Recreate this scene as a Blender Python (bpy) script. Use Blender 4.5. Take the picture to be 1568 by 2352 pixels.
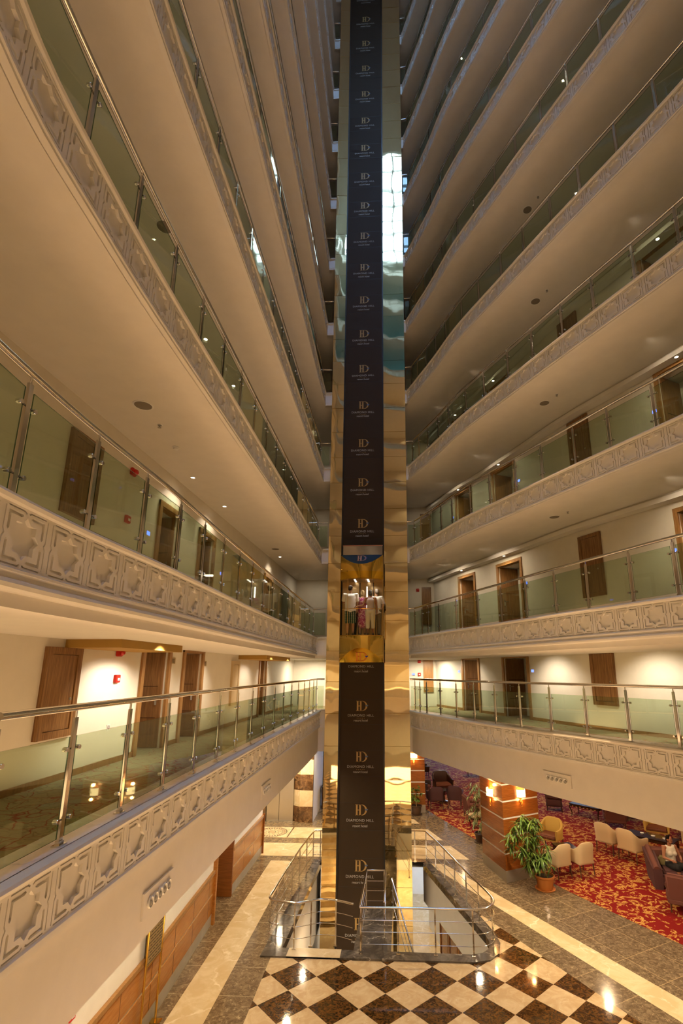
import bpy, bmesh, math, random
from math import pi, sin, cos, sqrt, atan2, radians
from mathutils import Vector, Matrix, Euler
from mathutils.geometry import delaunay_2d_cdt
random.seed(7)
S = bpy.context.scene
COL = S.collection
for o in list(bpy.data.objects):
    bpy.data.objects.remove(o)

# ------------------------------------------------------------------ camera
IMW, IMH = 1568.0, 2352.0
F_PX, CX, CY = 1138.96, 863.31, 1266.15
EYE = 6.72
cd = bpy.data.cameras.new('camera')
cam = bpy.data.objects.new('camera', cd)
COL.objects.link(cam)
cd.sensor_fit = 'VERTICAL'
cd.sensor_height = 36.0
cd.sensor_width = 24.0
cd.lens = F_PX / IMH * 36.0
cd.shift_x = (IMW / 2 - CX) / IMH
cd.shift_y = (CY - IMH / 2) / IMH
cd.clip_start = 0.05
cd.clip_end = 300
cam.location = (0, 0, EYE)
cam.rotation_euler = (radians(90 + 13.4998), 0, radians(3.1653))
S.camera = cam

# ------------------------------------------------------------------ world, exposure
W = bpy.data.worlds.new('dusk_sky')
S.world = W
W.use_nodes = True
wn = W.node_tree
wn.nodes.clear()
wo = wn.nodes.new('ShaderNodeOutputWorld')
wb = wn.nodes.new('ShaderNodeBackground')
wg = wn.nodes.new('ShaderNodeNewGeometry')
wsep = wn.nodes.new('ShaderNodeSeparateXYZ')
wr = wn.nodes.new('ShaderNodeValToRGB')
wr.color_ramp.elements[0].color = (0.42, 0.64, 1.0, 1)
wr.color_ramp.elements[1].color = (0.34, 0.56, 1.0, 1)
tc = wn.nodes.new('ShaderNodeTexCoord')
wn.links.new(tc.outputs['Generated'], wsep.inputs[0])
wn.links.new(wsep.outputs['Z'], wr.inputs[0])
wn.links.new(wr.outputs[0], wb.inputs[0])
wn.links.new(wb.outputs[0], wo.inputs[0])
SKY_STRENGTH = 17.0
wb.inputs[1].default_value = SKY_STRENGTH
S.view_settings.view_transform = 'Standard'
S.view_settings.look = 'None'
S.view_settings.gamma = 1.0
S.view_settings.use_curve_mapping = False
S.view_settings.exposure = 0.0
try:
    S.cycles.use_denoising = True
    S.cycles.use_adaptive_sampling = True
    S.cycles.adaptive_threshold = .10
    S.cycles.adaptive_min_samples = 20
    S.cycles.max_bounces = 7
    S.cycles.diffuse_bounces = 3
    S.cycles.glossy_bounces = 4
    S.cycles.transmission_bounces = 4
    S.cycles.transparent_max_bounces = 24
    S.cycles.sample_clamp_indirect = 6.0
    S.cycles.caustics_reflective = False
    S.cycles.caustics_refractive = False
    S.cycles.use_light_tree = True
except Exception:
    pass
WARM = (1.0, 0.66, 0.33)
WARM2 = (1.0, 0.80, 0.52)

def light(kind, name, loc, power, color=WARM, size=0.3, size_y=None, rot=(0, 0, 0), spot=None, blend=0.6):
    d = bpy.data.lights.new(name, kind)
    d.energy = power
    d.color = color
    if kind == 'AREA':
        d.shape = 'RECTANGLE'
        d.size = size
        d.size_y = size_y or size
    elif kind in ('POINT', 'SPOT'):
        d.shadow_soft_size = size
        if spot:
            d.spot_size = radians(spot)
            d.spot_blend = blend
    o = bpy.data.objects.new(name, d)
    o.location = loc
    o.rotation_euler = rot
    COL.objects.link(o)
    return o

# ------------------------------------------------------------------ storeys (z of curb top)
ST = 3.4391
ZC = [0, 5.3045] + [7.9552 + ST * k for k in range(12)]     # index 1..12
FD = 0.605
NF = 12
ROOF = 45.2

# ------------------------------------------------------------------ materials
MATS = {}
def mat(name, base=(.8, .8, .8), rough=.5, metal=0.0, spec=None, emit=None, estr=0.0):
    m = bpy.data.materials.new(name)
    m.use_nodes = True
    b = m.node_tree.nodes['Principled BSDF']
    b.inputs['Base Color'].default_value = (*base, 1)
    b.inputs['Roughness'].default_value = rough
    b.inputs['Metallic'].default_value = metal
    if spec is not None:
        b.inputs['Specular IOR Level'].default_value = spec
    if emit:
        b.inputs['Emission Color'].default_value = (*emit, 1)
        b.inputs['Emission Strength'].default_value = estr
    MATS[name] = m
    return m
def nt(m):
    return m.node_tree.nodes, m.node_tree.links, m.node_tree.nodes['Principled BSDF']
def N(m, t, **kw):
    n = m.node_tree.nodes.new(t)
    for k, v in kw.items():
        setattr(n, k, v)
    return n
def ramp(m, fac, stops, interp='LINEAR'):
    r = N(m, 'ShaderNodeValToRGB')
    r.color_ramp.interpolation = interp
    e = r.color_ramp.elements
    while len(e) > 2:
        e.remove(e[-1])
    for i, (p, c) in enumerate(stops):
        x = e[i] if i < 2 else e.new(p)
        x.position = p
        x.color = (*c, 1)
    m.node_tree.links.new(fac, r.inputs[0])
    return r.outputs[0]
def mapping(m, scale=(1, 1, 1), rot=(0, 0, 0), loc=(0, 0, 0), coord='Object'):
    t = N(m, 'ShaderNodeTexCoord')
    mp = N(m, 'ShaderNodeMapping')
    mp.inputs['Scale'].default_value = scale
    mp.inputs['Rotation'].default_value = rot
    mp.inputs['Location'].default_value = loc
    m.node_tree.links.new(t.outputs[coord], mp.inputs[0])
    return mp.outputs[0]
def noise(m, vec, scale, detail=4, rough=.5, dist=0.0):
    n = N(m, 'ShaderNodeTexNoise')
    n.inputs['Scale'].default_value = scale
    n.inputs['Detail'].default_value = detail
    n.inputs['Roughness'].default_value = rough
    n.inputs['Distortion'].default_value = dist
    m.node_tree.links.new(vec, n.inputs['Vector'])
    return n
def mix(m, fac, a, b, mode='MIX'):
    x = N(m, 'ShaderNodeMix', data_type='RGBA', blend_type=mode)
    L = m.node_tree.links
    for s, v in ((x.inputs[0], fac), (x.inputs[6], a), (x.inputs[7], b)):
        if isinstance(v, (int, float)):
            s.default_value = v
        elif isinstance(v, tuple):
            s.default_value = (*v, 1)
        else:
            L.new(v, s)
    return x.outputs[2]
def mth(m, op, a, b=None):
    x = N(m, 'ShaderNodeMath', operation=op)
    for i, v in enumerate((a, b)):
        if v is None:
            continue
        if isinstance(v, (int, float)):
            x.inputs[i].default_value = v
        else:
            m.node_tree.links.new(v, x.inputs[i])
    return x.outputs[0]
def bump(m, h, strength=.2, dist=.02):
    b = N(m, 'ShaderNodeBump')
    b.inputs['Strength'].default_value = strength
    b.inputs['Distance'].default_value = dist
    m.node_tree.links.new(h, b.inputs['Height'])
    m.node_tree.links.new(b.outputs[0], m.node_tree.nodes['Principled BSDF'].inputs['Normal'])

def plaster(name, col, rough=.65):
    m = mat(name, col, rough, spec=.3)
    n = noise(m, mapping(m), 3.0, 5, .6)
    nodes, L, b = nt(m)
    c = tuple(x * .95 for x in col)
    L.new(ramp(m, n.outputs['Fac'], [(.35, c), (.7, col)]), b.inputs['Base Color'])
    n2 = noise(m, mapping(m), 90.0, 3)
    bump(m, n2.outputs['Fac'], .06, .004)
    return m
plaster('white_plaster', (.80, .76, .70))
plaster('wall_paint', (.80, .74, .63))
plaster('carved_plaster', (.82, .79, .74), .6)
plaster('ochre_paint', (.42, .24, .05))
plaster('grey_wall', (.55, .5, .42))

def marble(name, dark, light, scale, vein, rough=.12, thr=(.42, .62), seams=None, seamcol=None, rot=0.0, loc=(0, 0, 0)):
    m = mat(name, light, rough, spec=.5)
    nodes, L, b = nt(m)
    v = mapping(m)
    n = noise(m, v, scale, 8, .65, 1.2)
    c = ramp(m, n.outputs['Fac'], [(thr[0], dark), (thr[1], light)])
    vo = N(m, 'ShaderNodeTexVoronoi', feature='DISTANCE_TO_EDGE')
    nw = noise(m, v, scale * .8, 5, .6)
    vm = N(m, 'ShaderNodeVectorMath', operation='MULTIPLY_ADD')
    L.new(nw.outputs['Color'], vm.inputs[0])
    vm.inputs[1].default_value = (.9, .9, .9)
    L.new(v, vm.inputs[2])
    vo.inputs['Scale'].default_value = scale * .55
    L.new(vm.outputs[0], vo.inputs['Vector'])
    line = ramp(m, vo.outputs['Distance'], [(0.0, (1, 1, 1)), (.035, (0, 0, 0))])
    nz = noise(m, v, scale * 1.7, 3)
    lf = mth(m, 'MULTIPLY', line, ramp(m, nz.outputs['Fac'], [(.45, (0, 0, 0)), (.65, (1, 1, 1))]))
    c = mix(m, lf, c, vein)
    if seams:
        br = N(m, 'ShaderNodeTexBrick')
        br.offset = 0.0
        br.inputs['Color1'].default_value = (0, 0, 0, 1)
        br.inputs['Color2'].default_value = (0, 0, 0, 1)
        br.inputs['Mortar'].default_value = (1, 1, 1, 1)
        br.inputs['Scale'].default_value = 1.0
        br.inputs['Mortar Size'].default_value = .007
        br.inputs['Mortar Smooth'].default_value = 0.1
        br.inputs['Brick Width'].default_value = seams[0]
        br.inputs['Row Height'].default_value = seams[1]
        L.new(mapping(m, rot=(0, 0, rot), loc=loc), br.inputs['Vector'])
        c = mix(m, br.outputs['Color'], c, seamcol or vein)
    L.new(c, b.inputs['Base Color'])
    return m
marble('marble_brown_left', (.125, .08, .04), (.24, .165, .09), 6.0, (.62, .48, .28), .13, seams=(30, 1.05), seamcol=(.42, .33, .2), loc=(0, .35, 0))
marble('marble_brown_right', (.115, .08, .045), (.225, .162, .098), 7.0, (.6, .45, .26), .13, seams=(1.05, .92), seamcol=(.42, .3, .16), rot=radians(60), loc=(.2, .35, 0))
marble('marble_beige', (.62, .46, .26), (.72, .57, .36), 1.6, (.86, .74, .54), .12)
marble('marble_tile_light', (.52, .36, .19), (.62, .46, .27), 3.0, (.66, .52, .33), .07)
marble('marble_tile_dark', (.022, .011, .004), (.15, .068, .018), 11.0, (.22, .10, .035), .06, (.4, .66))
marble('marble_dark_grey', (.07, .058, .045), (.15, .125, .10), 2.2, (.42, .36, .28), .10)
marble('marble_emperador', (.07, .032, .012), (.20, .10, .04), 3.0, (.48, .28, .12), .15)
marble('marble_cap', (.72, .70, .66), (.82, .80, .77), 2.0, (.5, .5, .52), .25)
marble('stone_skirting', (.38, .33, .25), (.48, .42, .33), 1.2, (.5, .45, .36), .3)

def wood(name, a, b_, scale=(1, 14, 14), rough=.32):
    m = mat(name, a, rough, spec=.45)
    nodes, L, b = nt(m)
    n = noise(m, mapping(m, scale=scale), 2.2, 6, .62, .6)
    L.new(ramp(m, n.outputs['Fac'], [(.32, a), (.7, b_)]), b.inputs['Base Color'])
    return m
wood('zebrano', (.13, .055, .016), (.36, .19, .07), (26, 26, .8), .35)
wood('oak_frame', (.26, .125, .035), (.40, .21, .07), (9, 9, 1.2), .38)
wood('door_leaf', (.16, .07, .02), (.33, .165, .055), (18, 18, 1.0), .35)
wood('cherry_panel', (.36, .13, .022), (.52, .215, .045), (1.0, 1.0, 10), .22)
wood('pillar_veneer', (.22, .062, .012), (.36, .115, .022), (1.2, 1.2, 16), .22)
wood('dark_wood', (.03, .013, .007), (.075, .03, .014), (6, 6, 1), .25)
wood('leg_wood', (.06, .026, .012), (.12, .05, .022), (6, 6, 1), .35)
wood('table_top', (.018, .010, .008), (.04, .02, .012), (2, 10, 2), .08)
wood('stair_wainscot', (.20, .065, .015), (.32, .115, .028), (3, 3, 8), .3)

mat('steel', (.72, .70, .66), .12, 1.0)
mat('brushed_steel', (.62, .56, .47), .32, 1.0)
mat('satin_metal', (.46, .41, .34), .38, .55)
mat('bronze', (.42, .30, .16), .30, 1.0)
mat('dark_steel', (.16, .15, .14), .3, 1.0)
mat('brass', (.85, .55, .12), .18, 1.0)
mat('gold_frame', (.75, .48, .12), .28, 1.0)
mat('black_edge', (.012, .011, .011), .4)
mat('red_plastic', (.55, .02, .012), .35)
mat('white_plastic', (.8, .79, .76), .4)
mat('grey_plastic', (.35, .34, .32), .5)
mat('grille', (.22, .19, .15), .6)
mat('display', (.02, .03, .3), .3, emit=(.12, .2, 1.0), estr=3.0)
mat('lamp_glow', (1, .95, .85), .5, emit=(1.0, .86, .62), estr=30.0)
mat('car_lamp', (1, 1, 1), .5, emit=(1.0, .95, 1.0), estr=6.0)
mat('shade_glow', (1, .9, .7), .6, emit=(1.0, .70, .30), estr=5.5)
mat('exit_green', (.0, .4, .1), .4, emit=(.02, .8, .2), estr=1.5)
mat('logo_gold', (.48, .30, .10), .45)
mat('logo_white', (.55, .52, .48), .5)
mat('logo_blue', (.10, .16, .30), .4)
mat('orange_logo', (.75, .26, .03), .3, .3)
mat('logo_copper', (.62, .28, .16), .35, .4)
mat('deep_blue', (.02, .03, .35), .3)
mat('terracotta', (.50, .17, .035), .45)
mat('dark_pot', (.09, .045, .025), .4)
mat('soil', (.03, .02, .012), .9)
mat('bark', (.32, .17, .06), .7)
mat('cream_fabric', (.62, .47, .27), .8)
mat('yellow_fabric', (.60, .38, .08), .8)
mat('seat_brown', (.16, .045, .018), .7)
mat('dark_leather', (.045, .018, .012), .32)
mat('purple_fabric', (.15, .05, .035), .85)
mat('plum_fabric', (.085, .032, .034), .85)
mat('cushion_green', (.22, .18, .07), .8)
mat('skin', (.50, .27, .17), .5)
mat('skin_tan', (.36, .16, .085), .5)
mat('hair_dark', (.012, .008, .007), .85, spec=.05)
mat('hair_brown', (.05, .025, .014), .85, spec=.05)
mat('hair_blond', (.34, .25, .13), .8, spec=.1)
mat('hair_grey', (.10, .09, .085), .8, spec=.1)
mat('hair_silver', (.24, .21, .19), .8, spec=.1)
mat('cloth_white', (.78, .76, .78), .8)
mat('cloth_cream', (.72, .67, .56), .8)
mat('cloth_pink', (.62, .52, .56), .8)
mat('cloth_khaki', (.20, .16, .11), .85)
mat('cloth_black', (.012, .012, .014), .85)
mat('shoe', (.08, .05, .035), .5)
mat('roof_white', (.55, .55, .55), .7)
mat('sign_plate', (.45, .33, .16), .35, .6)
mat('sign_dark', (.05, .035, .02), .5)
mat('doorway_shade', (.02, .015, .012), .8)  # near-black colour standing in for the shade inside the lobby doorway

m = mat('plaid', (.02, .2, .12), .85)
nodes, L, b = nt(m)
w1 = N(m, 'ShaderNodeTexWave'); w1.inputs['Scale'].default_value = 4.2
L.new(mapping(m), w1.inputs['Vector'])
w2 = N(m, 'ShaderNodeTexWave', bands_direction='Z'); w2.inputs['Scale'].default_value = 3.6
L.new(mapping(m), w2.inputs['Vector'])
c1 = ramp(m, w1.outputs['Fac'], [(.0, (.012, .03, .025)), (.3, (.01, .22, .13)), (.62, (.01, .03, .03)), (.8, (.02, .02, .02)), (.9, (.75, .72, .6))], 'CONSTANT')
c2 = ramp(m, w2.outputs['Fac'], [(.0, (1, 1, 1)), (.5, (.45, .5, .5))])
L.new(mix(m, .8, c1, c2, 'MULTIPLY'), b.inputs['Base Color'])

m = mat('floral', (.3, .02, .14), .85)
nodes, L, b = nt(m)
n = noise(m, mapping(m), 11, 2, .5, 1.4)
L.new(ramp(m, n.outputs['Fac'], [(.0, (.24, .012, .11)), (.46, (.36, .03, .18)), (.56, (.62, .30, .48)), (.62, (.75, .62, .62)), (.68, (.30, .02, .14))], 'LINEAR'), b.inputs['Base Color'])

def leafmat(name, a, b_):
    m = mat(name, a, .38, spec=.5)
    nodes, L, b = nt(m)
    n = noise(m, mapping(m), 9, 2)
    L.new(ramp(m, n.outputs['Fac'], [(.35, a), (.65, b_)]), b.inputs['Base Color'])
    return m
leafmat('leaf', (.035, .09, .012), (.16, .26, .03))
leafmat('leaf_pale', (.09, .14, .03), (.28, .33, .12))

# gallery carpet: sage ground with thin red loops
m = mat('gallery_carpet', (.3, .28, .18), .95, spec=.1)
nodes, L, b = nt(m)
v = mapping(m)
nw = noise(m, v, 2.2, 2)
vm = N(m, 'ShaderNodeVectorMath', operation='MULTIPLY_ADD')
L.new(nw.outputs['Color'], vm.inputs[0]); vm.inputs[1].default_value = (.5, .5, .5); L.new(v, vm.inputs[2])
vo = N(m, 'ShaderNodeTexVoronoi', feature='DISTANCE_TO_EDGE'); vo.inputs['Scale'].default_value = 3.0
L.new(vm.outputs[0], vo.inputs['Vector'])
vo2 = N(m, 'ShaderNodeTexVoronoi', feature='DISTANCE_TO_EDGE'); vo2.inputs['Scale'].default_value = 4.7
L.new(vm.outputs[0], vo2.inputs['Vector'])
ln = ramp(m, vo.outputs['Distance'], [(.0, (1, 1, 1)), (.035, (0, 0, 0))])
ln2 = ramp(m, vo2.outputs['Distance'], [(.0, (1, 1, 1)), (.04, (0, 0, 0))])
c = mix(m, ln2, (.30, .27, .165), (.20, .17, .10))
c = mix(m, ln, c, (.26, .05, .035))
L.new(c, b.inputs['Base Color'])
mat('red_border', (.33, .03, .035), .9, spec=.1)

# lounge carpet: red with gold leaf scrolls
m = mat('lounge_carpet', (.3, .02, .01), .95, spec=.1)
nodes, L, b = nt(m)
v = mapping(m, rot=(0, 0, .5))
nw = noise(m, v, 2.0, 3, .55)
vm = N(m, 'ShaderNodeVectorMath', operation='MULTIPLY_ADD')
L.new(nw.outputs['Color'], vm.inputs[0]); vm.inputs[1].default_value = (.7, .7, .7); L.new(v, vm.inputs[2])
vo = N(m, 'ShaderNodeTexVoronoi', feature='F1'); vo.inputs['Scale'].default_value = 1.75; vo.inputs['Randomness'].default_value = .8
L.new(vm.outputs[0], vo.inputs['Vector'])
ring = ramp(m, vo.outputs['Distance'], [(.0, (1, 1, 1)), (.13, (1, 1, 1)), (.16, (0, 0, 0)), (.34, (0, 0, 0)), (.37, (1, 1, 1)), (.44, (1, 1, 1)), (.47, (0, 0, 0))])
n3 = noise(m, v, 4.0, 3, .6, 1.5)
gate = ramp(m, n3.outputs['Fac'], [(.46, (0, 0, 0)), (.52, (1, 1, 1))])
n4 = noise(m, v, 2.7, 2, .5, 2.2)
sw = ramp(m, n4.outputs['Fac'], [(.55, (0, 0, 0)), (.58, (1, 1, 1)), (.66, (1, 1, 1)), (.69, (0, 0, 0))])
f = mth(m, 'MAXIMUM', mth(m, 'MULTIPLY', ring, gate), sw)
n5 = noise(m, v, 22, 2)
gold = ramp(m, n5.outputs['Fac'], [(.4, (.42, .19, .035)), (.6, (.62, .36, .10))])
L.new(mix(m, f, (.20, .010, .008), gold), b.inputs['Base Color'])

# gold mirror cladding, each sheet a little uneven
m = mat('gold_mirror', (.92, .75, .42), .03, 1.0)
n = noise(m, mapping(m, scale=(.55, .55, 1.6)), 1.1, 2, .4)
bump(m, n.outputs['Fac'], .03, .05)
m = mat('gold_mirror_yellow', (.86, .56, .12), .06, 1.0)
n = noise(m, mapping(m), 2.0, 2, .4)
bump(m, n.outputs['Fac'], .15, .05)
mat('mirror_dome', (.88, .52, .05), .08, 1.0)
mat('silver_mirror', (.50, .47, .46), .1, 1.0)
mat('blue_mirror', (.05, .10, .16), .15, .6)

m = mat('strip_black', (.050, .032, .019), .6, spec=.15)
n = noise(m, mapping(m), 220, 2)
bump(m, n.outputs['Fac'], .1, .002)

def glassmat(name, tint, gl=.06, gtint=(1, 1, 1)):
    m = bpy.data.materials.new(name)
    m.use_nodes = True
    nodes, L = m.node_tree.nodes, m.node_tree.links
    nodes.clear()
    out = nodes.new('ShaderNodeOutputMaterial')
    tr = nodes.new('ShaderNodeBsdfTransparent'); tr.inputs[0].default_value = (*tint, 1)
    g = nodes.new('ShaderNodeBsdfGlossy'); g.inputs['Roughness'].default_value = .02; g.inputs[0].default_value = (*gtint, 1)
    lw = nodes.new('ShaderNodeLayerWeight'); lw.inputs[0].default_value = .5
    pw = nodes.new('ShaderNodeMath'); pw.operation = 'POWER'; pw.inputs[1].default_value = 5.0
    ma = nodes.new('ShaderNodeMath'); ma.operation = 'MULTIPLY_ADD'; ma.inputs[1].default_value = .955; ma.inputs[2].default_value = .045
    L.new(lw.outputs['Facing'], pw.inputs[0]); L.new(pw.outputs[0], ma.inputs[0])
    mx = nodes.new('ShaderNodeMixShader')
    L.new(ma.outputs[0], mx.inputs[0]); L.new(tr.outputs[0], mx.inputs[1]); L.new(g.outputs[0], mx.inputs[2])
    L.new(mx.outputs[0], out.inputs[0])
    MATS[name] = m
    return m
glassmat('rail_glass', (.80, .88, .79))
glassmat('glass_edge', (.10, .2, .14))
glassmat('car_glass', (.93, .88, .70))
glassmat('sky_glass', (.93, .96, .97))
glassmat('blue_glazing', (.10, .19, .22))

# ------------------------------------------------------------------ mesh builder
class MB:
    def __init__(s):
        s.v, s.f, s.mi, s.mats = [], [], [], []
    def m(s, name):
        if name not in s.mats:
            s.mats.append(name)
        return s.mats.index(name)
    def add(s, verts, faces, name):
        o = len(s.v)
        s.v += [tuple(p) for p in verts]
        k = s.m(name)
        for f in faces:
            s.f.append(tuple(i + o for i in f)); s.mi.append(k)
        return s
    def box(s, c, size, name, rz=0.0, rot=None):
        x, y, z = (d / 2 for d in size)
        R = rot or Matrix.Rotation(rz, 3, 'Z')
        C = Vector(c)
        vs = [C + R @ Vector((sx * x, sy * y, sz * z)) for sz in (-1, 1) for sy in (-1, 1) for sx in (-1, 1)]
        return s.add(vs, [(0, 2, 3, 1), (4, 5, 7, 6), (0, 1, 5, 4), (2, 6, 7, 3), (0, 4, 6, 2), (1, 3, 7, 5)], name)
    def rbox(s, c, size, name, r=.03, rz=0.0, seg=3, rot=None):
        bm = bmesh.new()
        bmesh.ops.create_cube(bm, size=1)
        bmesh.ops.scale(bm, vec=size, verts=bm.verts)
        bmesh.ops.bevel(bm, geom=bm.edges[:], offset=r, segments=seg, affect='EDGES')
        R = rot or Matrix.Rotation(rz, 3, 'Z')
        C = Vector(c)
        bm.verts.index_update()
        vs = [C + R @ v.co for v in bm.verts]
        fs = [[v.index for v in f.verts] for f in bm.faces]
        bm.free()
        return s.add(vs, fs, name)
    def prism(s, poly, z0, z1, name, top=None, bottom=None, caps=True):
        n = len(poly)
        vs = [(p[0], p[1], z0) for p in poly] + [(p[0], p[1], z1) for p in poly]
        s.add(vs, [(i, (i + 1) % n, n + (i + 1) % n, n + i) for i in range(n)], name)
        if caps:
            s.add(vs[n:], [tuple(range(n))], top or name)
            s.add(vs[:n], [tuple(range(n - 1, -1, -1))], bottom or name)
        return s
    def bar(s, a, b_, w, h, name, up=(0, 0, 1)):
        a, b_ = Vector(a), Vector(b_)
        d = (b_ - a); L = d.length; d.normalize()
        u = Vector(up)
        if abs(d.dot(u)) > .99:
            u = Vector((0, 1, 0))
        x = d.cross(u).normalized(); y = x.cross(d).normalized()
        R = Matrix((x, d, y)).transposed()
        return s.box((a + b_) / 2, (w, L, h), name, rot=R)
    def tube(s, path, r, name, n=10, closed=False, rs=None):
        P = [Vector(p) for p in path]
        k = len(P)
        up = None
        rings = []
        for i, p in enumerate(P):
            if closed:
                t = (P[(i + 1) % k] - P[i - 1]).normalized()
            else:
                t = (P[min(i + 1, k - 1)] - P[max(i - 1, 0)]).normalized()
            if up is None:
                up = Vector((0, 0, 1)) if abs(t.z) < .95 else Vector((1, 0, 0))
            x = t.cross(up).normalized()
            up = x.cross(t).normalized()
            rr = rs[i] if rs else r
            rings.append([p + x * (rr * cos(2 * pi * j / n)) + up * (rr * sin(2 * pi * j / n)) for j in range(n)])
        vs = [q for ring in rings for q in ring]
        fs = []
        for i in range(k if closed else k - 1):
            a, b_ = i * n, ((i + 1) % k) * n
            for j in range(n):
                fs.append((a + j, a + (j + 1) % n, b_ + (j + 1) % n, b_ + j))
        if not closed:
            fs.append(tuple(range(n - 1, -1, -1)))
            fs.append(tuple((k - 1) * n + j for j in range(n)))
        return s.add(vs, fs, name)
    def lathe(s, prof, name, c=(0, 0, 0), n=24, rot=None, mats=None):
        vs, fs = [], []
        for r, z in prof:
            for j in range(n):
                p = Vector((r * cos(2 * pi * j / n), r * sin(2 * pi * j / n), z))
                if rot:
                    p = rot @ p
                vs.append(Vector(c) + p)
        for i in range(len(prof) - 1):
            for j in range(n):
                fs.append((i * n + j, i * n + (j + 1) % n, (i + 1) * n + (j + 1) % n, (i + 1) * n + j))
        fs.append(tuple(range(n - 1, -1, -1)))
        fs.append(tuple((len(prof) - 1) * n + j for j in range(n)))
        return s.add(vs, fs, name)
    def sphere(s, c, r, name, n=12, k=8, sc=(1, 1, 1)):
        prof = [(max(1e-4, r * sin(pi * i / k)), -r * cos(pi * i / k)) for i in range(k + 1)]
        R = Matrix.Diagonal(Vector(sc))
        return s.lathe(prof, name, c, n, rot=R)
    def quad(s, a, b_, c, d, name):
        return s.add([a, b_, c, d], [(0, 1, 2, 3)], name)
    def mesh(s, name, smooth=35):
        me = bpy.data.meshes.new(name)
        me.from_pydata(s.v, [], s.f)
        for k in s.mats:
            me.materials.append(MATS[k])
        me.polygons.foreach_set('material_index', s.mi)
        me.validate()
        me.update()
        if smooth:
            me.shade_smooth()
            me.set_sharp_from_angle(angle=radians(smooth))
        return me
    def build(s, name, parent=None, loc=None, rz=0.0, smooth=35):
        return obj(name, s.mesh(name, smooth), parent, loc, rz)

def obj(name, me, parent=None, loc=None, rz=0.0):
    o = bpy.data.objects.new(name, me)
    COL.objects.link(o)
    if parent is not None:
        o.parent = parent
    if loc is not None:
        o.location = loc
    if rz:
        o.rotation_euler = (0, 0, rz)
    return o
def tag(o, label, cat, group=None, kind=None):
    o['label'] = label
    o['category'] = cat
    if group:
        o['group'] = group
    if kind:
        o['kind'] = kind
    return o
def empty(name, loc, label=None, cat=None, group=None, rz=0.0, kind=None):
    o = bpy.data.objects.new(name, None)
    COL.objects.link(o)
    o.location = loc
    o.rotation_euler = (0, 0, rz)
    o.empty_display_size = .1
    if label:
        tag(o, label, cat, group, kind)
    return o
def kids(o):
    return [c for c in ALLKIDS.get(o, [])]
ALLKIDS = {}
def dup(root, loc, rz=0.0, label=None, group=None, kids_of=None):
    r = root.copy()
    COL.objects.link(r)
    r.location = loc
    r.rotation_euler = (0, 0, rz)
    if label:
        r['label'] = label
    if group:
        r['group'] = group
    def rec(src, dst):
        for ch in list(src.children):
            c = ch.copy()
            COL.objects.link(c)
            c.parent = dst
            rec(ch, c)
    rec(root, r)
    return r
def struct(name, me_or_mb, label, cat, parent=None, smooth=35):
    o = me_or_mb.build(name, parent, smooth=smooth) if isinstance(me_or_mb, MB) else obj(name, me_or_mb, parent)
    tag(o, label, cat, kind='structure')
    return o

# ------------------------------------------------------------------ plan curves
class Curve:
    """A plan polyline, resampled finely, with outward normal on a chosen side."""
    def __init__(s, pts, side, smooth=True):
        P = [Vector((p[0], p[1])) for p in pts]
        if smooth:
            out = []
            for i in range(len(P) - 1):
                p0, p1, p2, p3 = P[max(i - 1, 0)], P[i], P[i + 1], P[min(i + 2, len(P) - 1)]
                k = max(2, int((p2 - p1).length / .12))
                for j in range(k):
                    t = j / k
                    out.append(.5 * ((2 * p1) + (p2 - p0) * t + (2 * p0 - 5 * p1 + 4 * p2 - p3) * t * t + (3 * p1 - p0 - 3 * p2 + p3) * t ** 3))
            out.append(P[-1])
            P = out
        s.P, s.side = P, side
        s.S = [0.0]
        for a, b_ in zip(P[:-1], P[1:]):
            s.S.append(s.S[-1] + (b_ - a).length)
        s.L = s.S[-1]
    def at(s, d):
        d = min(max(d, 0), s.L)
        import bisect
        i = min(max(bisect.bisect_right(s.S, d) - 1, 0), len(s.P) - 2)
        t = (d - s.S[i]) / max(1e-9, s.S[i + 1] - s.S[i])
        p = s.P[i].lerp(s.P[i + 1], t)
        a, b_ = s.P[max(i - 1, 0)], s.P[min(i + 2, len(s.P) - 1)]
        tan = (b_ - a).normalized()
        n = Vector((-tan.y, tan.x)) * s.side
        return p, tan, n
    def nearest(s, x, y):
        q = Vector((x, y)); best = (1e9, 0)
        for i in range(len(s.P) - 1):
            a, b_ = s.P[i], s.P[i + 1]
            ab = b_ - a
            t = min(1, max(0, (q - a).dot(ab) / max(1e-12, ab.length_squared)))
            d = (a + ab * t - q).length
            if d < best[0]:
                best = (d, s.S[i] + t * ab.length)
        return best[1]
    def y_at(s, y):
        return min(range(len(s.P)), key=lambda i: abs(s.P[i].y - y))
    def offset(s, d):
        return [s.at(x)[0] + s.at(x)[2] * d for x in s.S]

def sweep(mb, curve, prof, z, name, s0=0.0, s1=None, step=.25, flip=False, ends=True):
    """Sweep a closed (out, up) profile along a curve."""
    s1 = curve.L if s1 is None else s1
    k = max(2, int((s1 - s0) / step) + 1)
    rings = []
    for i in range(k):
        p, t, n = curve.at(s0 + (s1 - s0) * i / (k - 1))
        rings.append([(p.x + n.x * a, p.y + n.y * a, z + b_) for a, b_ in prof])
    m_ = len(prof)
    vs = [q for r in rings for q in r]
    fs = []
    for i in range(k - 1):
        for j in range(m_):
            q = (i * m_ + j, i * m_ + (j + 1) % m_, (i + 1) * m_ + (j + 1) % m_, (i + 1) * m_ + j)
            fs.append(q[::-1] if flip else q)
    if ends:
        fs.append(tuple(range(m_)))
        fs.append(tuple((k - 1) * m_ + j for j in range(m_ - 1, -1, -1)))
    mb.add(vs, fs, name)

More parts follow.
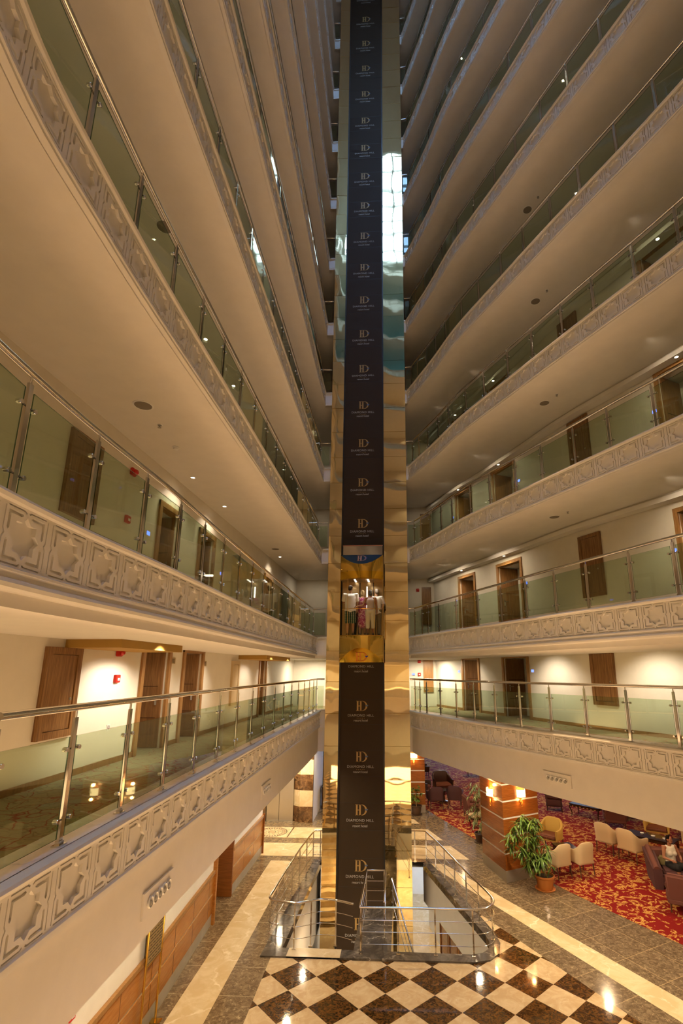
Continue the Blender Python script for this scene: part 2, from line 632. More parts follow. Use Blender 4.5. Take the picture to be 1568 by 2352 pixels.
# ------------------------------------------------------------------ convex polygon clipping for floor patterns
def clip_half(poly, a, b_, keep_left=True):
    out = []
    def sd(p):
        v = (b_[0] - a[0]) * (p[1] - a[1]) - (b_[1] - a[1]) * (p[0] - a[0])
        return v if keep_left else -v
    for i in range(len(poly)):
        p, q = poly[i], poly[(i + 1) % len(poly)]
        dp, dq = sd(p), sd(q)
        if dp >= -1e-9:
            out.append(p)
        if (dp > 1e-9 and dq < -1e-9) or (dp < -1e-9 and dq > 1e-9):
            t = dp / (dp - dq)
            out.append((p[0] + (q[0] - p[0]) * t, p[1] + (q[1] - p[1]) * t))
    return out
def area(poly):
    return .5 * sum(poly[i][0] * poly[(i + 1) % len(poly)][1] - poly[(i + 1) % len(poly)][0] * poly[i][1] for i in range(len(poly))) if len(poly) > 2 else 0
def ccw(poly):
    return list(poly) if area(poly) > 0 else list(poly)[::-1]
def inter(poly, conv):
    conv = ccw(conv)
    for i in range(len(conv)):
        if len(poly) < 3:
            return []
        poly = clip_half(poly, conv[i], conv[(i + 1) % len(conv)])
    return poly if abs(area(poly)) > 1e-5 else []
def minus(polys, conv):
    conv = ccw(conv)
    out = []
    for poly in polys:
        if not inter(poly, conv):
            out.append(poly); continue
        rest = poly
        for i in range(len(conv)):
            a, b_ = conv[i], conv[(i + 1) % len(conv)]
            o = clip_half(rest, a, b_, False)
            if len(o) > 2 and abs(area(o)) > 1e-5:
                out.append(o)
            rest = clip_half(rest, a, b_, True)
            if len(rest) < 3:
                break
    return out

# ================================================================== PLAN
BACK = [(1.2, -.40), (0.2, -.38), (-1.0, -.05), (-1.9, .75), (-2.42, 1.6)]
LE = {
    1: Curve(BACK + [(-2.62, 2.6), (-2.72, 3.8), (-2.79, 5.4), (-2.86, 7.4), (-2.90, 9.2), (-2.95, 11.5), (-2.98, 13.5), (-3.02, 16.6), (-3.10, 18.95)], -1),
    2: Curve(BACK + [(-2.64, 2.4), (-2.75, 3.1), (-2.83, 4.2), (-2.85, 5.9), (-2.93, 7.55), (-3.05, 10.3), (-3.22, 15.6), (-3.30, 18.95)], -1),
    3: Curve(BACK + [(-2.63, 2.27), (-2.75, 2.83), (-2.81, 3.6), (-2.88, 4.84), (-2.93, 7.1), (-2.98, 9.5), (-3.03, 12.0), (-3.12, 15.5), (-3.20, 18.95)], -1),
}
RBACK = [(7.0, 4.8), (7.05, 3.4), (6.6, 2.0), (5.6, .8), (4.1, .05), (2.4, -.33), (1.2, -.40)]
RE = {
    1: Curve([(.20, 18.95), (.43, 18.15), (.68, 17.69), (1.08, 16.84), (1.50, 15.9), (1.94, 15.07), (2.40, 14.23), (2.91, 13.44), (3.44, 12.6), (3.99, 11.77), (4.54, 10.92), (5.2, 9.8), (5.9, 8.5), (6.6, 6.8)] + RBACK, -1),
    2: Curve([(.20, 18.95), (.95, 17.1), (1.66, 15.41), (2.74, 12.84), (3.5, 11.04), (4.10, 9.74), (4.68, 8.52), (5.5, 7.2), (6.4, 6.0)] + RBACK, -1),
    3: Curve([(.25, 18.95), (1.2, 16.8), (1.92, 15.0), (3.0, 12.9), (3.9, 11.2), (4.68, 9.78), (5.22, 8.82), (5.9, 7.5), (6.6, 6.1)] + RBACK, -1),
}
for k in range(4, NF + 1):
    LE[k], RE[k] = LE[3], RE[3]
WL_X = -4.92
YEND = 22.5
WR_PTS = [(9.6, -5), (9.6, 5), (8.6, 7.8), (7.1, 10.5), (6.5, 11.6), (5.35, 13.6), (4.92, 14.45), (4.0, 16.65), (3.47, 17.85), (2.3, 20.3), (1.4, YEND)]
WL = Curve([(WL_X, -5), (WL_X, YEND)], 1, smooth=False)
WR = Curve(WR_PTS, -1, smooth=False)
SHX0, SHX1, SHY = -2.92, .18, 18.95        # lift shaft front
STX0, STX1 = -2.38, -.775                  # black strip
SOF = {k: ZC[k + 1] - FD for k in range(2, NF)}
SOF[1] = 7.16
SOF[NF] = ROOF

# ================================================================== carved gallery fascia
CELL, CH = .55, .45
def cell_shapes():
    shapes = []
    star = []
    for k in range(16):
        a = pi / 2 + k * pi / 8
        r = .160 if k % 2 == 0 else .122
        star.append((r * cos(a), r * sin(a)))
    shapes.append((star, .030))
    L = [(-.055, .178), (-.205, .178), (-.205, .045), (-.192, .030), (-.179, .045), (-.179, .152), (-.068, .152), (-.045, .165)]
    for sx in (1, -1):
        for sy in (1, -1):
            p = [(x * sx, y * sy) for x, y in L]
            shapes.append((ccw(p), .022))
    for sx in (1, -1):
        v = [(.236, .20), (.236, .035), (.218, .0), (.236, -.035), (.236, -.20), (.247, -.20), (.247, -.028), (.234, 0), (.247, .028), (.247, .20)]
        shapes.append((ccw([(x * sx, y) for x, y in v]), .018))
    for sx in (1, -1):
        for sy in (1, -1):
            h = [(.215, .200), (.04, .200), (.018, .186), (.012, .199), (.034, .212), (.215, .212)]
            shapes.append((ccw([(x * sx, y * sy) for x, y in h]), .018))
    return shapes
def pip(p, poly):
    x, y = p; c = False
    for i in range(len(poly)):
        (x1, y1), (x2, y2) = poly[i], poly[i - 1]
        if (y1 > y) != (y2 > y) and x < (x2 - x1) * (y - y1) / (y2 - y1) + x1:
            c = not c
    return c
def cell_geo():
    shapes = cell_shapes()
    V = [(-CELL / 2, -CH / 2), (CELL / 2, -CH / 2), (CELL / 2, CH / 2), (-CELL / 2, CH / 2)]
    Ed = [(0, 1), (1, 2), (2, 3), (3, 0)]
    for poly, d in shapes:
        o = len(V)
        V += poly
        Ed += [(o + i, o + (i + 1) % len(poly)) for i in range(len(poly))]
    vs, es, fs, *_ = delaunay_2d_cdt([Vector(v) for v in V], Ed, [], 0, 1e-6)
    vs = [(v.x, v.y) for v in vs]
    verts, faces, idx = [], [], {}
    def vid(i, d):
        if (i, d) not in idx:
            idx[(i, d)] = len(verts); verts.append((vs[i][0], vs[i][1], -d))
        return idx[(i, d)]
    for f in fs:
        c = (sum(vs[i][0] for i in f) / len(f), sum(vs[i][1] for i in f) / len(f))
        d = 0.0
        for poly, dd in shapes:
            if pip(c, poly):
                d = dd
        faces.append(tuple(vid(i, d) for i in f))
    for poly, d in shapes:
        o = len(verts)
        n = len(poly)
        verts += [(x, y, 0.0) for x, y in poly] + [(x, y, -d) for x, y in poly]
        faces += [(o + i, o + (i + 1) % n, o + n + (i + 1) % n, o + n + i) for i in range(n)]
    return verts, faces
CELLV, CELLF = cell_geo()

def fascia_mesh(name, cu, s0, s1, deep=False, phase=0.0):
    """Carved frieze along a gallery edge; local z = 0 is the curb top."""
    mb = MB()
    n = int(round((s1 - s0) / CELL)); P = (s1 - s0) / n
    zc = -.075 - CH / 2
    for k in range(n):
        vs = []
        for x, y, d in CELLV:
            p, t, nn = cu.at(s0 + P * (k + .5) + x * P / CELL)
            vs.append((p.x + nn.x * d, p.y + nn.y * d, zc + y))
        mb.add(vs, CELLF, 'carved_plaster')
    sweep(mb, cu, [(-.07, 0), (0, 0), (.025, -.012), (.036, -.035), (.026, -.062), (0, -.075), (-.07, -.075)], 0, 'carved_plaster', s0, s1)
    zb = -.075 - CH
    if deep:
        prof = [(-.07, zb), (0, zb), (.02, zb - .01), (.02, zb - .03), (.0, zb - .045), (.0, -.60), (.03, -.615), (.038, -.64), (.028, -.67), (0, -.69), (-.07, -.69)]
    else:
        prof = [(-.07, zb), (0, zb), (.014, zb - .012), (.014, zb - .04), (.0, zb - .05), (.0, -FD), (-.07, -FD)]
    sweep(mb, cu, prof, 0, 'carved_plaster', s0, s1)
    return mb.mesh(name, 30)

ORD = ['ground', 'lowest', 'second', 'third', 'fourth', 'fifth', 'sixth', 'seventh', 'eighth', 'ninth', 'tenth', 'eleventh', 'twelfth']

def slab_polygon(k, inset=.06):
    lp = [p for p in LE[k].offset(-inset)]
    rp = [p for p in RE[k].offset(-inset)]
    inner = [(p.x, p.y) for p in lp[::2]] + [(lp[-1].x, lp[-1].y)]
    inner_r = [(p.x, p.y) for p in rp[::2]] + [(rp[-1].x, rp[-1].y)]
    if k == 1:
        outer_l = [(SHX0, SHY + .02), (SHX0, 21.45), (SHX1, 21.45), (SHX1, SHY + .02)]
    else:
        outer_l = [(SHX0, SHY + .02), (SHX0, 21.45), (SHX1, 21.45), (SHX1, SHY + .02)]
    # hole: left edge start -> shaft, round behind the shaft, right edge, back
    hole = inner + outer_l + inner_r[:-1]
    return hole

def slab(k, z_top, z_bot, me_name):
    """Ring slab between the room line and the atrium edge, shaft left open."""
    hole = slab_polygon(k)
    if k == 1:
        out = [(-10.5, -7), (31, -7), (31, 49), (-10.5, 49)]
    else:
        out = [(-6.2, -6.2), (11, -6.2), (11, 5.5), (9.9, 8.5), (8.0, 11.2), (5.8, 15.5), (3.2, 21.0), (2.4, 23.7), (-6.2, 23.7)]
    V = [Vector(p) for p in out] + [Vector(p) for p in hole]
    no, nh = len(out), len(hole)
    E = [(i, (i + 1) % no) for i in range(no)] + [(no + i, no + (i + 1) % nh) for i in range(nh)]
    vs, es, fs, *_ = delaunay_2d_cdt(V, E, [], 0, 1e-5)
    vs = [(v.x, v.y) for v in vs]
    mb = MB()
    top, bot = [], []
    for f in fs:
        c = (sum(vs[i][0] for i in f) / len(f), sum(vs[i][1] for i in f) / len(f))
        if pip(c, hole) or not pip(c, out):
            continue
        f = list(f) if area([vs[i] for i in f]) > 0 else list(f)[::-1]
        top.append(tuple(f)); bot.append(tuple(f[::-1]))
    mb.add([(x, y, z_top) for x, y in vs], top, 'gallery_carpet')
    mb.add([(x, y, z_bot) for x, y in vs], bot, 'white_plaster')
    for ring in (hole, out):
        n = len(ring)
        mb.add([(x, y, z_bot) for x, y in ring] + [(x, y, z_top) for x, y in ring], [(i, (i + 1) % n, n + (i + 1) % n, n + i) for i in range(n)], 'white_plaster')
    return mb.mesh(me_name, 25)

def curb_mesh(k, red=True):
    mb = MB()
    for cu in (LE[k], RE[k]):
        sweep(mb, cu, [(-.06, -.02), (-.06, 0), (-.40, 0), (-.40, -.12), (-.06, -.12)], 0, 'marble_cap')
        if red:
            sweep(mb, cu, [(-.40, -.097), (-.50, -.097), (-.50, -.12), (-.40, -.12)], 0, 'red_border')
    return mb.mesh('curb', 25)

def end_block(x0, x1, deep):
    mb = MB()
    y0 = SHY - .03
    h = .69 if deep else FD
    mb.box(((x0 + x1) / 2, y0 + .1, -h / 2), (x1 - x0, .2, h), 'carved_plaster')
    mb.box(((x0 + x1) / 2, y0 + .06, -.03), (x1 - x0 + .01, .2, .06), 'carved_plaster')
    w = (x1 - x0)
    if w > .1:
        cx_ = (x0 + x1) / 2
        for (dx, dz, sx, sz) in ((0, -.12, w * .62, .014), (0, -h + .10, w * .62, .014), (-w * .31, -h / 2 - .01, .014, h - .23), (w * .31, -h / 2 - .01, .014, h - .23)):
            mb.box((cx_ + dx, y0 - .004, dz), (sx, .012, sz), 'carved_plaster')
    return mb

me_slab3 = me_curb3 = me_fl3 = me_fr3 = me_eb3 = None
for k in range(1, NF + 1):
    zt = ZC[k]
    nm = 'floor'
    lab = 'white gallery slab, %s storey above the lobby, pale carved edge around the atrium' % ORD[k]
    if k <= 3 or me_slab3 is None:
        zb = {1: 3.87 - zt, 2: 7.16 - zt}.get(k, -FD)
        me = slab(k, -.10, zb, 'gallery_slab')
        cm = curb_mesh(k)
        sl = LE[k].nearest(-2.42, 1.6)
        fl = fascia_mesh('carved_frieze', LE[k], 0.0, LE[k].L, deep=(k == 2))
        fr = fascia_mesh('carved_frieze', RE[k], 0.0, RE[k].L, deep=(k == 2))
        a = LE[k].P[-1].x; b_ = RE[k].P[0].x
        eb = end_block(a - .02, SHX0 - .005, k == 2)
        e2 = end_block(SHX1 + .005, b_ + .02, k == 2)
        eb.add(e2.v, e2.f, 'carved_plaster')
        ebm = eb.mesh('end_block', 30)
        if k == 3:
            me_slab3, me_curb3, me_fl3, me_fr3, me_eb3 = me, cm, fl, fr, ebm
    else:
        me, cm, fl, fr, ebm = me_slab3, me_curb3, me_fl3, me_fr3, me_eb3
    o = struct(nm, me, lab, 'floor')
    o.location.z = zt
    for n_, m_ in (('curb', cm), ('carved_frieze', fl), ('carved_frieze', fr), ('end_block', ebm)):
        obj(n_, m_, o)

# ================================================================== walls with recessed doorways
def wall(name, cu, z0, z1, openings, label, depth=.8, matn='wall_paint', parent=None):
    """openings: (s0, s1, ztop, far) -- far = +1 when the far jamb is at s1."""
    mb = MB()
    cuts = sorted(openings)
    pts = sorted(set([0.0, cu.L] + [s for s in cu.S] + [s for o_ in cuts for s in o_[:2]]))
    for a, b_ in zip(pts[:-1], pts[1:]):
        if b_ - a < 1e-4:
            continue
        mid = (a + b_) / 2
        pa, pb = cu.at(a + 1e-5)[0], cu.at(b_ - 1e-5)[0]
        op = next((o_ for o_ in cuts if o_[0] <= mid <= o_[1]), None)
        zz = op[2] if op else z0
        mb.quad((pa.x, pa.y, zz), (pb.x, pb.y, zz), (pb.x, pb.y, z1), (pa.x, pa.y, z1), matn)
    for s0, s1, zt in cuts:
        pa, pb = cu.at(s0)[0], cu.at(s1)[0]
        n = cu.at((s0 + s1) / 2)[2]
        qa, qb = pa + n * depth, pb + n * depth
        def v(p, z): return (p.x, p.y, z)
        mb.quad(v(qa, z0), v(qb, z0), v(qb, zt), v(qa, zt), 'white_plaster')
        mb.quad(v(pa, z0), v(qa, z0), v(qa, zt), v(pa, zt), 'white_plaster')
        mb.quad(v(pb, z0), v(qb, z0), v(qb, zt), v(pb, zt), 'white_plaster')
        mb.quad(v(pa, zt), v(pb, zt), v(qb, zt), v(qa, zt), 'white_plaster')
    return struct(name, mb, label, 'wall', smooth=0)

DOORN = [0]
def door(cu, s0, s1, z0, zt, label, depth=.8):
    """Timber-framed recess with its door leaf on the far jamb."""
    DOORN[0] += 1
    pa, ta, n = cu.at(s0 + 1e-4)
    pb = cu.at(s1 - 1e-4)[0]
    w = (pb - pa).length
    rz = atan2((pb - pa).y, (pb - pa).x)
    n = cu.at((s0 + s1) / 2)[2]
    root = empty('door_%d' % DOORN[0], (pa.x, pa.y, z0), label, 'door', kind='structure', rz=rz)
    # local x along the wall to the far jamb, local y: outward room side
    sg = 1 if Vector((-sin(rz), cos(rz))).dot(n) > 0 else -1
    h = zt - z0
    f = MB()
    for x in (-.045, w + .045):
        f.box((x, -.015 * sg, h / 2 + .045), (.11, .05, h + .09), 'oak_frame')
    f.box((w / 2, -.017 * sg, h + .045), (w + .2, .05, .11), 'oak_frame')
    f.box((.012, .07 * sg, h / 2), (.024, .14, h), 'oak_frame')
    f.box((w / 2, .07 * sg, h - .012), (w - .05, .14, .024), 'oak_frame')
    f.build('frame', root)
    lf = MB()
    lf.box((w - .02, depth * .53 * sg, h / 2 - .01), (.04, depth * .92, h - .04), 'door_leaf')
    for dz in (.3, .62):
        lf.box((w - .043, depth * .53 * sg, h * dz), (.006, depth * .7, .012), 'dark_wood')
    leaf = lf.build('door_leaf', root)
    hd = MB()
    hy = depth * .2 * sg
    hd.box((w - .046, hy, h * .48), (.012, .045, .2), 'steel')
    hd.tube([(w - .05, hy, h * .5), (w - .10, hy, h * .5), (w - .105, hy + .11 * sg, h * .5)], .011, 'steel', 8)
    hd.build('handle', leaf)
    return root

def s_at(cu, y):
    return cu.nearest(*min(((p.x, p.y) for p in [cu.at(cu.L * i / 2000)[0] for i in range(2001)]), key=lambda q: abs(q[1] - y)))
doors_R = [(19.3, 20.25), (16.70, 17.88), (10.45, 11.58)]
doors_L = {1: [(9.36, 10.34), (11.13, 12.10), (17.12, 17.9)], 2: [(9.40, 10.2), (11.4, 12.25), (17.2, 18.0)]}
topR = {1: 7.14, 2: 10.36, 3: 13.98, 4: 17.54, 5: 20.95}
topL = {1: 7.13, 2: 10.0, 3: 13.4, 4: 16.8, 5: 20.2}
WLO = ['nearest', 'middle', 'far']
for k in range(1, NF + 1):
    z0, z1 = ZC[k] - .10, SOF[k] + (.3 if k < NF else 0)
    oR, oL = [], []
    if k <= 5:
        for i, (a, b_) in enumerate(doors_R):
            s0, s1 = sorted((s_at(WR, a), s_at(WR, b_)))
            oR.append((s0, s1, topR[k]))
            door(WR, s0, s1, z0, topR[k], 'oak-framed recessed room door, %s storey, opposite the lift cabin side, %s one along the slanting wall' % (ORD[k], ['far', 'middle', 'near'][i]))
        for i, (a, b_) in enumerate(doors_L.get(k, doors_L[2])):
            s0, s1 = s_at(WL, a), s_at(WL, b_)
            oL.append((s0, s1, topL[k]))
            door(WL, s0, s1, z0, topL[k], 'oak-framed recessed room door, %s storey, %s one along the straight gallery wall' % (ORD[k], WLO[i]))
    wall('wall_right', WR, z0, z1, oR, 'cream corridor wall behind the slanting gallery, %s storey' % ORD[k])
    wall('wall_left', WL, z0, z1, oL, 'cream corridor wall behind the straight gallery, %s storey' % ORD[k])
    mb = MB()
    x0, x1 = WL_X, 1.4
    win = k in (7, 8)
    if win:
        wx0, wx1, wz0, wz1 = .2, 1.15, z0 + .35, z1 - .35
        for (a, b_, c, d) in ((x0, wx0, z0, z1), (wx1, x1 + .02, z0, z1), (wx0, wx1, z0, wz0), (wx0, wx1, wz1, z1)):
            mb.quad((a, YEND, c), (b_, YEND, c), (b_, YEND, d), (a, YEND, d), 'wall_paint')
        fr = MB()
        for (cx_, cz, sx, sz) in (((wx0 + wx1) / 2, wz0, wx1 - wx0, .06), ((wx0 + wx1) / 2, wz1, wx1 - wx0, .06), (wx0, (wz0 + wz1) / 2, .06, wz1 - wz0), (wx1, (wz0 + wz1) / 2, .06, wz1 - wz0), ((wx0 + wx1) / 2, (wz0 + wz1) / 2, .04, wz1 - wz0)):
            fr.box((cx_, YEND, cz), (sx, .08, sz), 'dark_steel')
        wo_ = empty('window_%d' % k, ((wx0 + wx1) / 2, YEND, wz0), 'tall blue window at the end of the slanting gallery, %s storey' % ORD[k], 'window', kind='structure')
        fo = fr.build('frame', None); fo.parent = wo_; fo.location = (-(wx0 + wx1) / 2, -YEND, -wz0)
        g = MB().box(((wx0 + wx1) / 2, YEND, (wz0 + wz1) / 2), (wx1 - wx0, .012, wz1 - wz0), 'blue_glazing').build('pane', None)
        g.parent = wo_; g.location = (-(wx0 + wx1) / 2, -YEND, -wz0)
    else:
        mb.quad((x0, YEND, z0), (x1 + .02, YEND, z0), (x1 + .02, YEND, z1), (x0, YEND, z1), 'wall_paint')
    struct('wall_end', mb, 'cream end wall of the corridors behind the lift shaft, %s storey' % ORD[k], 'wall', smooth=0)
    if k < 9:
        mb = MB()
        mb.quad((WL_X, -5, z0), (9.6, -5, z0), (9.6, -5, z1), (WL_X, -5, z1), 'wall_paint')
        struct('wall_back', mb, 'cream wall of the corridor opposite the lift shaft, %s storey' % ORD[k], 'wall', smooth=0)
    else:
        wo_ = empty('window_%d' % (k + 10), (2.34, -5, z0), 'blue glazed wall opposite the lift shaft, %s storey, seen mirrored in it' % ORD[k], 'window', kind='structure')
        fr = MB()
        for q in range(9):
            fr.box((-7.26 + 14.52 * q / 8, 0, (z1 - z0) / 2), (.10, .14, z1 - z0), 'dark_steel')
        for z in (.05, (z1 - z0) * .4, z1 - z0 - .05):
            fr.box((0, 0, z), (14.5, .12, .10), 'dark_steel')
        fr.build('frame', wo_, smooth=0)
        MB().box((0, -.05, (z1 - z0) / 2), (14.5, .02, z1 - z0), 'blue_glazing').build('pane', wo_)
    if k <= 5:
        mb = MB()
        for cu, ops in ((WL, oL), (WR, oR)):
            s = 0.0
            for a, b_, _ in sorted(ops) + [(cu.L, cu.L, 0)]:
                if a - s > .15:
                    sweep(mb, cu, [(-.018, 0), (-.018, .09), (0, .09), (0, 0)], z0, 'oak_frame', s + .1, a - .1 if a < cu.L else a, step=.5)
                s = b_
        struct('baseboard_%s' % ORD[k], mb, 'oak skirting along the %s storey corridor walls' % ORD[k], 'baseboard', smooth=0)
    if 2 <= k <= 8:
        mb = MB()
        s1 = WR.L
        sweep(mb, WR, [(-.01, -.05), (-.30, -.05), (-.30, -.17), (-.01, -.17)], 0, 'white_plaster', 9.0, s1, step=.4)
        sweep(mb, WR, [(-.01, -.0), (-.27, -.0), (-.27, -.05), (-.01, -.05)], 0, 'grey_wall', 9.0, s1, step=.4)  # darker grey recess paints in the shadow gap above the band
        o = struct('trim_%d' % k, mb, 'dropped white ceiling band along the slanting corridor, %s storey' % ORD[k], 'ceiling band', smooth=30)
        o.location.z = SOF[k]
# ochre ceiling beams over the lowest straight corridor
for i, (a, b_) in enumerate(((7.08, 9.1), (14.85, 18.0))):
    mb = MB().box((WL_X + .42, (a + b_) / 2, 7.10), (.84, b_ - a, .12), 'ochre_paint')
    struct('trim_%d' % (20 + i), mb, ['ochre ceiling panel above the zebrano hatch by the red alarm', 'ochre ceiling panel before the far door of the lowest corridor'][i], 'ceiling panel', smooth=0)

# ================================================================== roof with skylight
mb = MB()
sx0, sx1, sy0, sy1 = -2.1, 6.2, -2.6, 7.9
X0, X1, Y0, Y1 = -6.2, 11, -6.2, 23.7
for (a, b_, c, d) in ((X0, sx0, Y0, Y1), (sx1, X1, Y0, Y1), (sx0, sx1, Y0, sy0), (sx0, sx1, sy1, Y1)):
    mb.box(((a + b_) / 2, (c + d) / 2, ROOF + .15), (b_ - a, d - c, .3), 'roof_white')
struct('ceiling', mb, 'grey atrium roof slab around the skylight', 'ceiling', smooth=0)
mb = MB()
for i in range(8):
    y = sy0 + (sy1 - sy0) * i / 7
    mb.box(((sx0 + sx1) / 2, y, ROOF + .25), (sx1 - sx0, .10, .22), 'dark_steel')
for i in range(6):
    x = sx0 + (sx1 - sx0) * i / 5
    mb.box((x, (sy0 + sy1) / 2, ROOF + .2), (.12, sy1 - sy0, .3), 'dark_steel')
sk = empty('window_1', ((sx0 + sx1) / 2, (sy0 + sy1) / 2, ROOF), 'steel-framed roof skylight, mirrored bright in the lift shaft', 'skylight', kind='structure')
o = mb.build('frame', sk); o.location = -sk.location
g = MB().box(((sx0 + sx1) / 2, (sy0 + sy1) / 2, ROOF + .32), (sx1 - sx0, sy1 - sy0, .02), 'sky_glass').build('pane', sk)
g.location = -sk.location

# ================================================================== lobby floor
HOLE = [(-3.56, 13.72), (1.55, 13.72), (1.95, 13.84), (2.22, 14.15), (2.33, 14.62), (2.28, 15.1), (.80, 20.05), (-3.36, 20.05)]
CURB_IN = [(-3.10, 14.10), (1.55, 14.05), (1.82, 14.14), (2.0, 14.34), (2.06, 14.66), (2.02, 14.95), (.58, 19.85), (-3.08, 19.85)]
EXT = (-10.5, -7.0, 31.0, 49.0)
regions = []
bandL = [(-4.50, -7), (-3.72, -7), (-4.15, 19.92), (-4.93, 19.92)]
bandR = [(.74, 19.92), (.88, 19.92), (1.32, 19.92), (5.78, 12.73), (11.6, 2.4), (10.8, 2.4)]
bandR = [(.74, 19.92), (1.32, 19.92), (11.9, 2.4), (10.85, 2.4)]
lim = [(-10.5, 20), (2.35, 20), (.25, 26), (-10.5, 26)]
def row(y0, y1, xr=True):
    def xl(y): return .60 - (y - 24.71) * .39
    return [(-10.5, y0), (xl(y0), y0), (xl(y1), y1), (-10.5, y1)]
row_a, row_b = row(20.38, 21.80), row(22.45, 23.85)
row_c = [(-1.2, 24.65), (.60, 24.65), (.35, 25.35), (-1.2, 25.35)]
carpet = [(13.0, 5.0), (6.9, 14.85), (5.05, 17.80), (3.04, 22.07), (.95, 27.14), (-1.6, 34.2), (-1.6, 49), (31, 49), (31, 5)]
checker = [(-2.95, 2.0), (10.2, 2.0), (4.42, 12.1), (2.86, 14.81), (1.95, 16.4), (-3.38, 16.4)]
mb = MB()
def put(polys, matn, z=0.0):
    for p in polys:
        p = ccw(p)
        mb.add([(x, y, z) for x, y in p], [tuple(range(len(p)))], matn)
used = [HOLE]
def place(poly, matn):
    ps = [ccw(poly)]
    for u in used:
        ps = minus(ps, u)
    put(ps, matn)
place(bandL, 'marble_beige'); used.append(bandL)
place(bandR, 'marble_beige'); used.append(bandR)
for r_ in (row_a, row_b, row_c):
    place(r_, 'marble_beige'); used.append(r_)
# medallion square is inlaid in the first row: drawn as its own slab below
place(carpet, 'lounge_carpet')
used.append(carpet)
TX, TY, TH = -2.590, 13.553, .525
for i in range(-3, 30):
    for j in range(-24, 8):
        if (i + j) % 2 == 0:
            continue
        cx_, cy_ = TX + TH * i, TY + TH * j
        t_ = [(cx_ + TH, cy_), (cx_, cy_ + TH), (cx_ - TH, cy_), (cx_, cy_ - TH)]
        t_ = inter(t_, checker)
        if not t_:
            continue
        ps = [t_]
        for u in (HOLE, bandL, bandR):
            ps = minus(ps, u)
        put(ps, 'marble_tile_dark' if i % 2 == 0 else 'marble_tile_light')
used.append(checker)
def default(poly, matn):
    ps = [ccw(poly)]
    for u in used:
        ps = minus(ps, u)
    put(ps, matn)
default([(-10.5, -7), (-2.2, -7), (-2.2, 49), (-10.5, 49)], 'marble_brown_left')
default([(-2.2, -7), (31, -7), (31, 49), (-2.2, 49)], 'marble_brown_right')
fl = struct('floor', mb, 'polished lobby floor: chequered tiles, brown and beige marble bands, red floral carpet', 'floor', smooth=0)

# round mosaic medallion set in the floor before the lifts
md = empty('floor_medallion', (-5.72, 23.12, 0), 'round mosaic floor medallion with scroll rings before the steel lift doors', 'floor medallion')
def disc(name, rings, matn, seg=48, z=.004, gap=None):
    m_ = MB()
    for r0, r1 in rings:
        for j in range(seg):
            if gap and j % gap == 0:
                continue
            a, b_ = 2 * pi * j / seg, 2 * pi * (j + 1) / seg
            m_.quad((r0 * cos(a), r0 * sin(a), z), (r1 * cos(a), r1 * sin(a), z), (r1 * cos(b_), r1 * sin(b_), z), (r0 * cos(b_), r0 * sin(b_), z), matn)
    return m_.build(name, md, smooth=0)
disc('field', [(0.001, .62)], 'marble_beige', z=.002)
disc('outer_ring', [(.60, .64), (.44, .46), (.13, .16)], 'marble_tile_dark')
disc('rope_ring', [(.49, .57)], 'marble_emperador', 60, gap=2)
m_ = MB()
for j in range(10):
    a = 2 * pi * j / 10
    c = Vector((.30 * cos(a), .30 * sin(a), .004))
    for q in range(9):
        t0, t1 = q * .5, (q + 1) * .5
        r0, r1 = .085 - q * .008, .085 - (q + 1) * .008
        for w in (0,):
            m_.quad(c + Vector((r0 * cos(a + t0), r0 * sin(a + t0), 0)), c + Vector(((r0 + .02) * cos(a + t0), (r0 + .02) * sin(a + t0), 0)), c + Vector(((r1 + .02) * cos(a + t1), (r1 + .02) * sin(a + t1), 0)), c + Vector((r1 * cos(a + t1), r1 * sin(a + t1), 0)), 'marble_emperador')
m_.build('scrolls', md, smooth=0)
disc('centre', [(.001, .10)], 'marble_tile_light')
struct('trim_30', MB().box((-4.93, 23.15, .003), (.05, 1.36, .006), 'marble_emperador'), 'dark strip beside the floor medallion', 'floor strip', smooth=0)

# ================================================================== stair opening: marble rim, white sides, lower floor
LOW = -3.7
mb = MB()
n = len(HOLE)
for i in range(n):
    j = (i + 1) % n
    if i == n - 2:
        continue
    a, b_, c, d = HOLE[i], HOLE[j], CURB_IN[j], CURB_IN[i]
    mb.prism(ccw([a, b_, c, d]), -.16, .035, 'marble_dark_grey')
rim = struct('trim_31', mb, 'dark grey marble rim around the stair opening at the lift shaft', 'stair rim', smooth=20)
mb = MB()
for i in range(n):
    j = (i + 1) % n
    if i == n - 2:
        continue
    a, b_ = CURB_IN[i], CURB_IN[j]
    zb = -1.15 if i not in (0, 6) else -1.15
    if i == n - 1:
        zb = -2.0
    mb.quad((*a, -.16), (*b_, -.16), (*b_, zb), (*a, zb), 'white_plaster')
struct('wall_stair_sides', mb, 'white side faces of the stair opening below the marble rim', 'stair side', smooth=0)
mb = MB()
mb.quad((-9, 8, LOW), (9, 8, LOW), (9, 27, LOW), (-9, 27, LOW), 'marble_beige')
struct('floor', mb, 'lower level floor seen down the stair opening', 'floor', smooth=0)
mb = MB()
mb.quad((-9, 8, LOW), (-9, 27, LOW), (-9, 27, -.16), (-9, 8, -.16), 'wall_paint')
mb.quad((-9, 27, LOW), (9, 27, LOW), (9, 27, -.16), (-9, 27, -.16), 'wall_paint')
mb.quad((-9, 8, LOW), (9, 8, LOW), (9, 8, -.16), (-9, 8, -.16), 'wall_paint')
mb.quad((3.4, 12.5, LOW), (.9, 24, LOW), (.9, 24, -.16), (3.4, 12.5, -.16), 'white_plaster')
mb.quad((-3.6, 8, LOW), (-3.3, 24, LOW), (-3.3, 24, -.16), (-3.6, 8, -.16), 'white_plaster')
struct('wall_lower', mb, 'white lower level walls below the stair opening', 'wall', smooth=0)
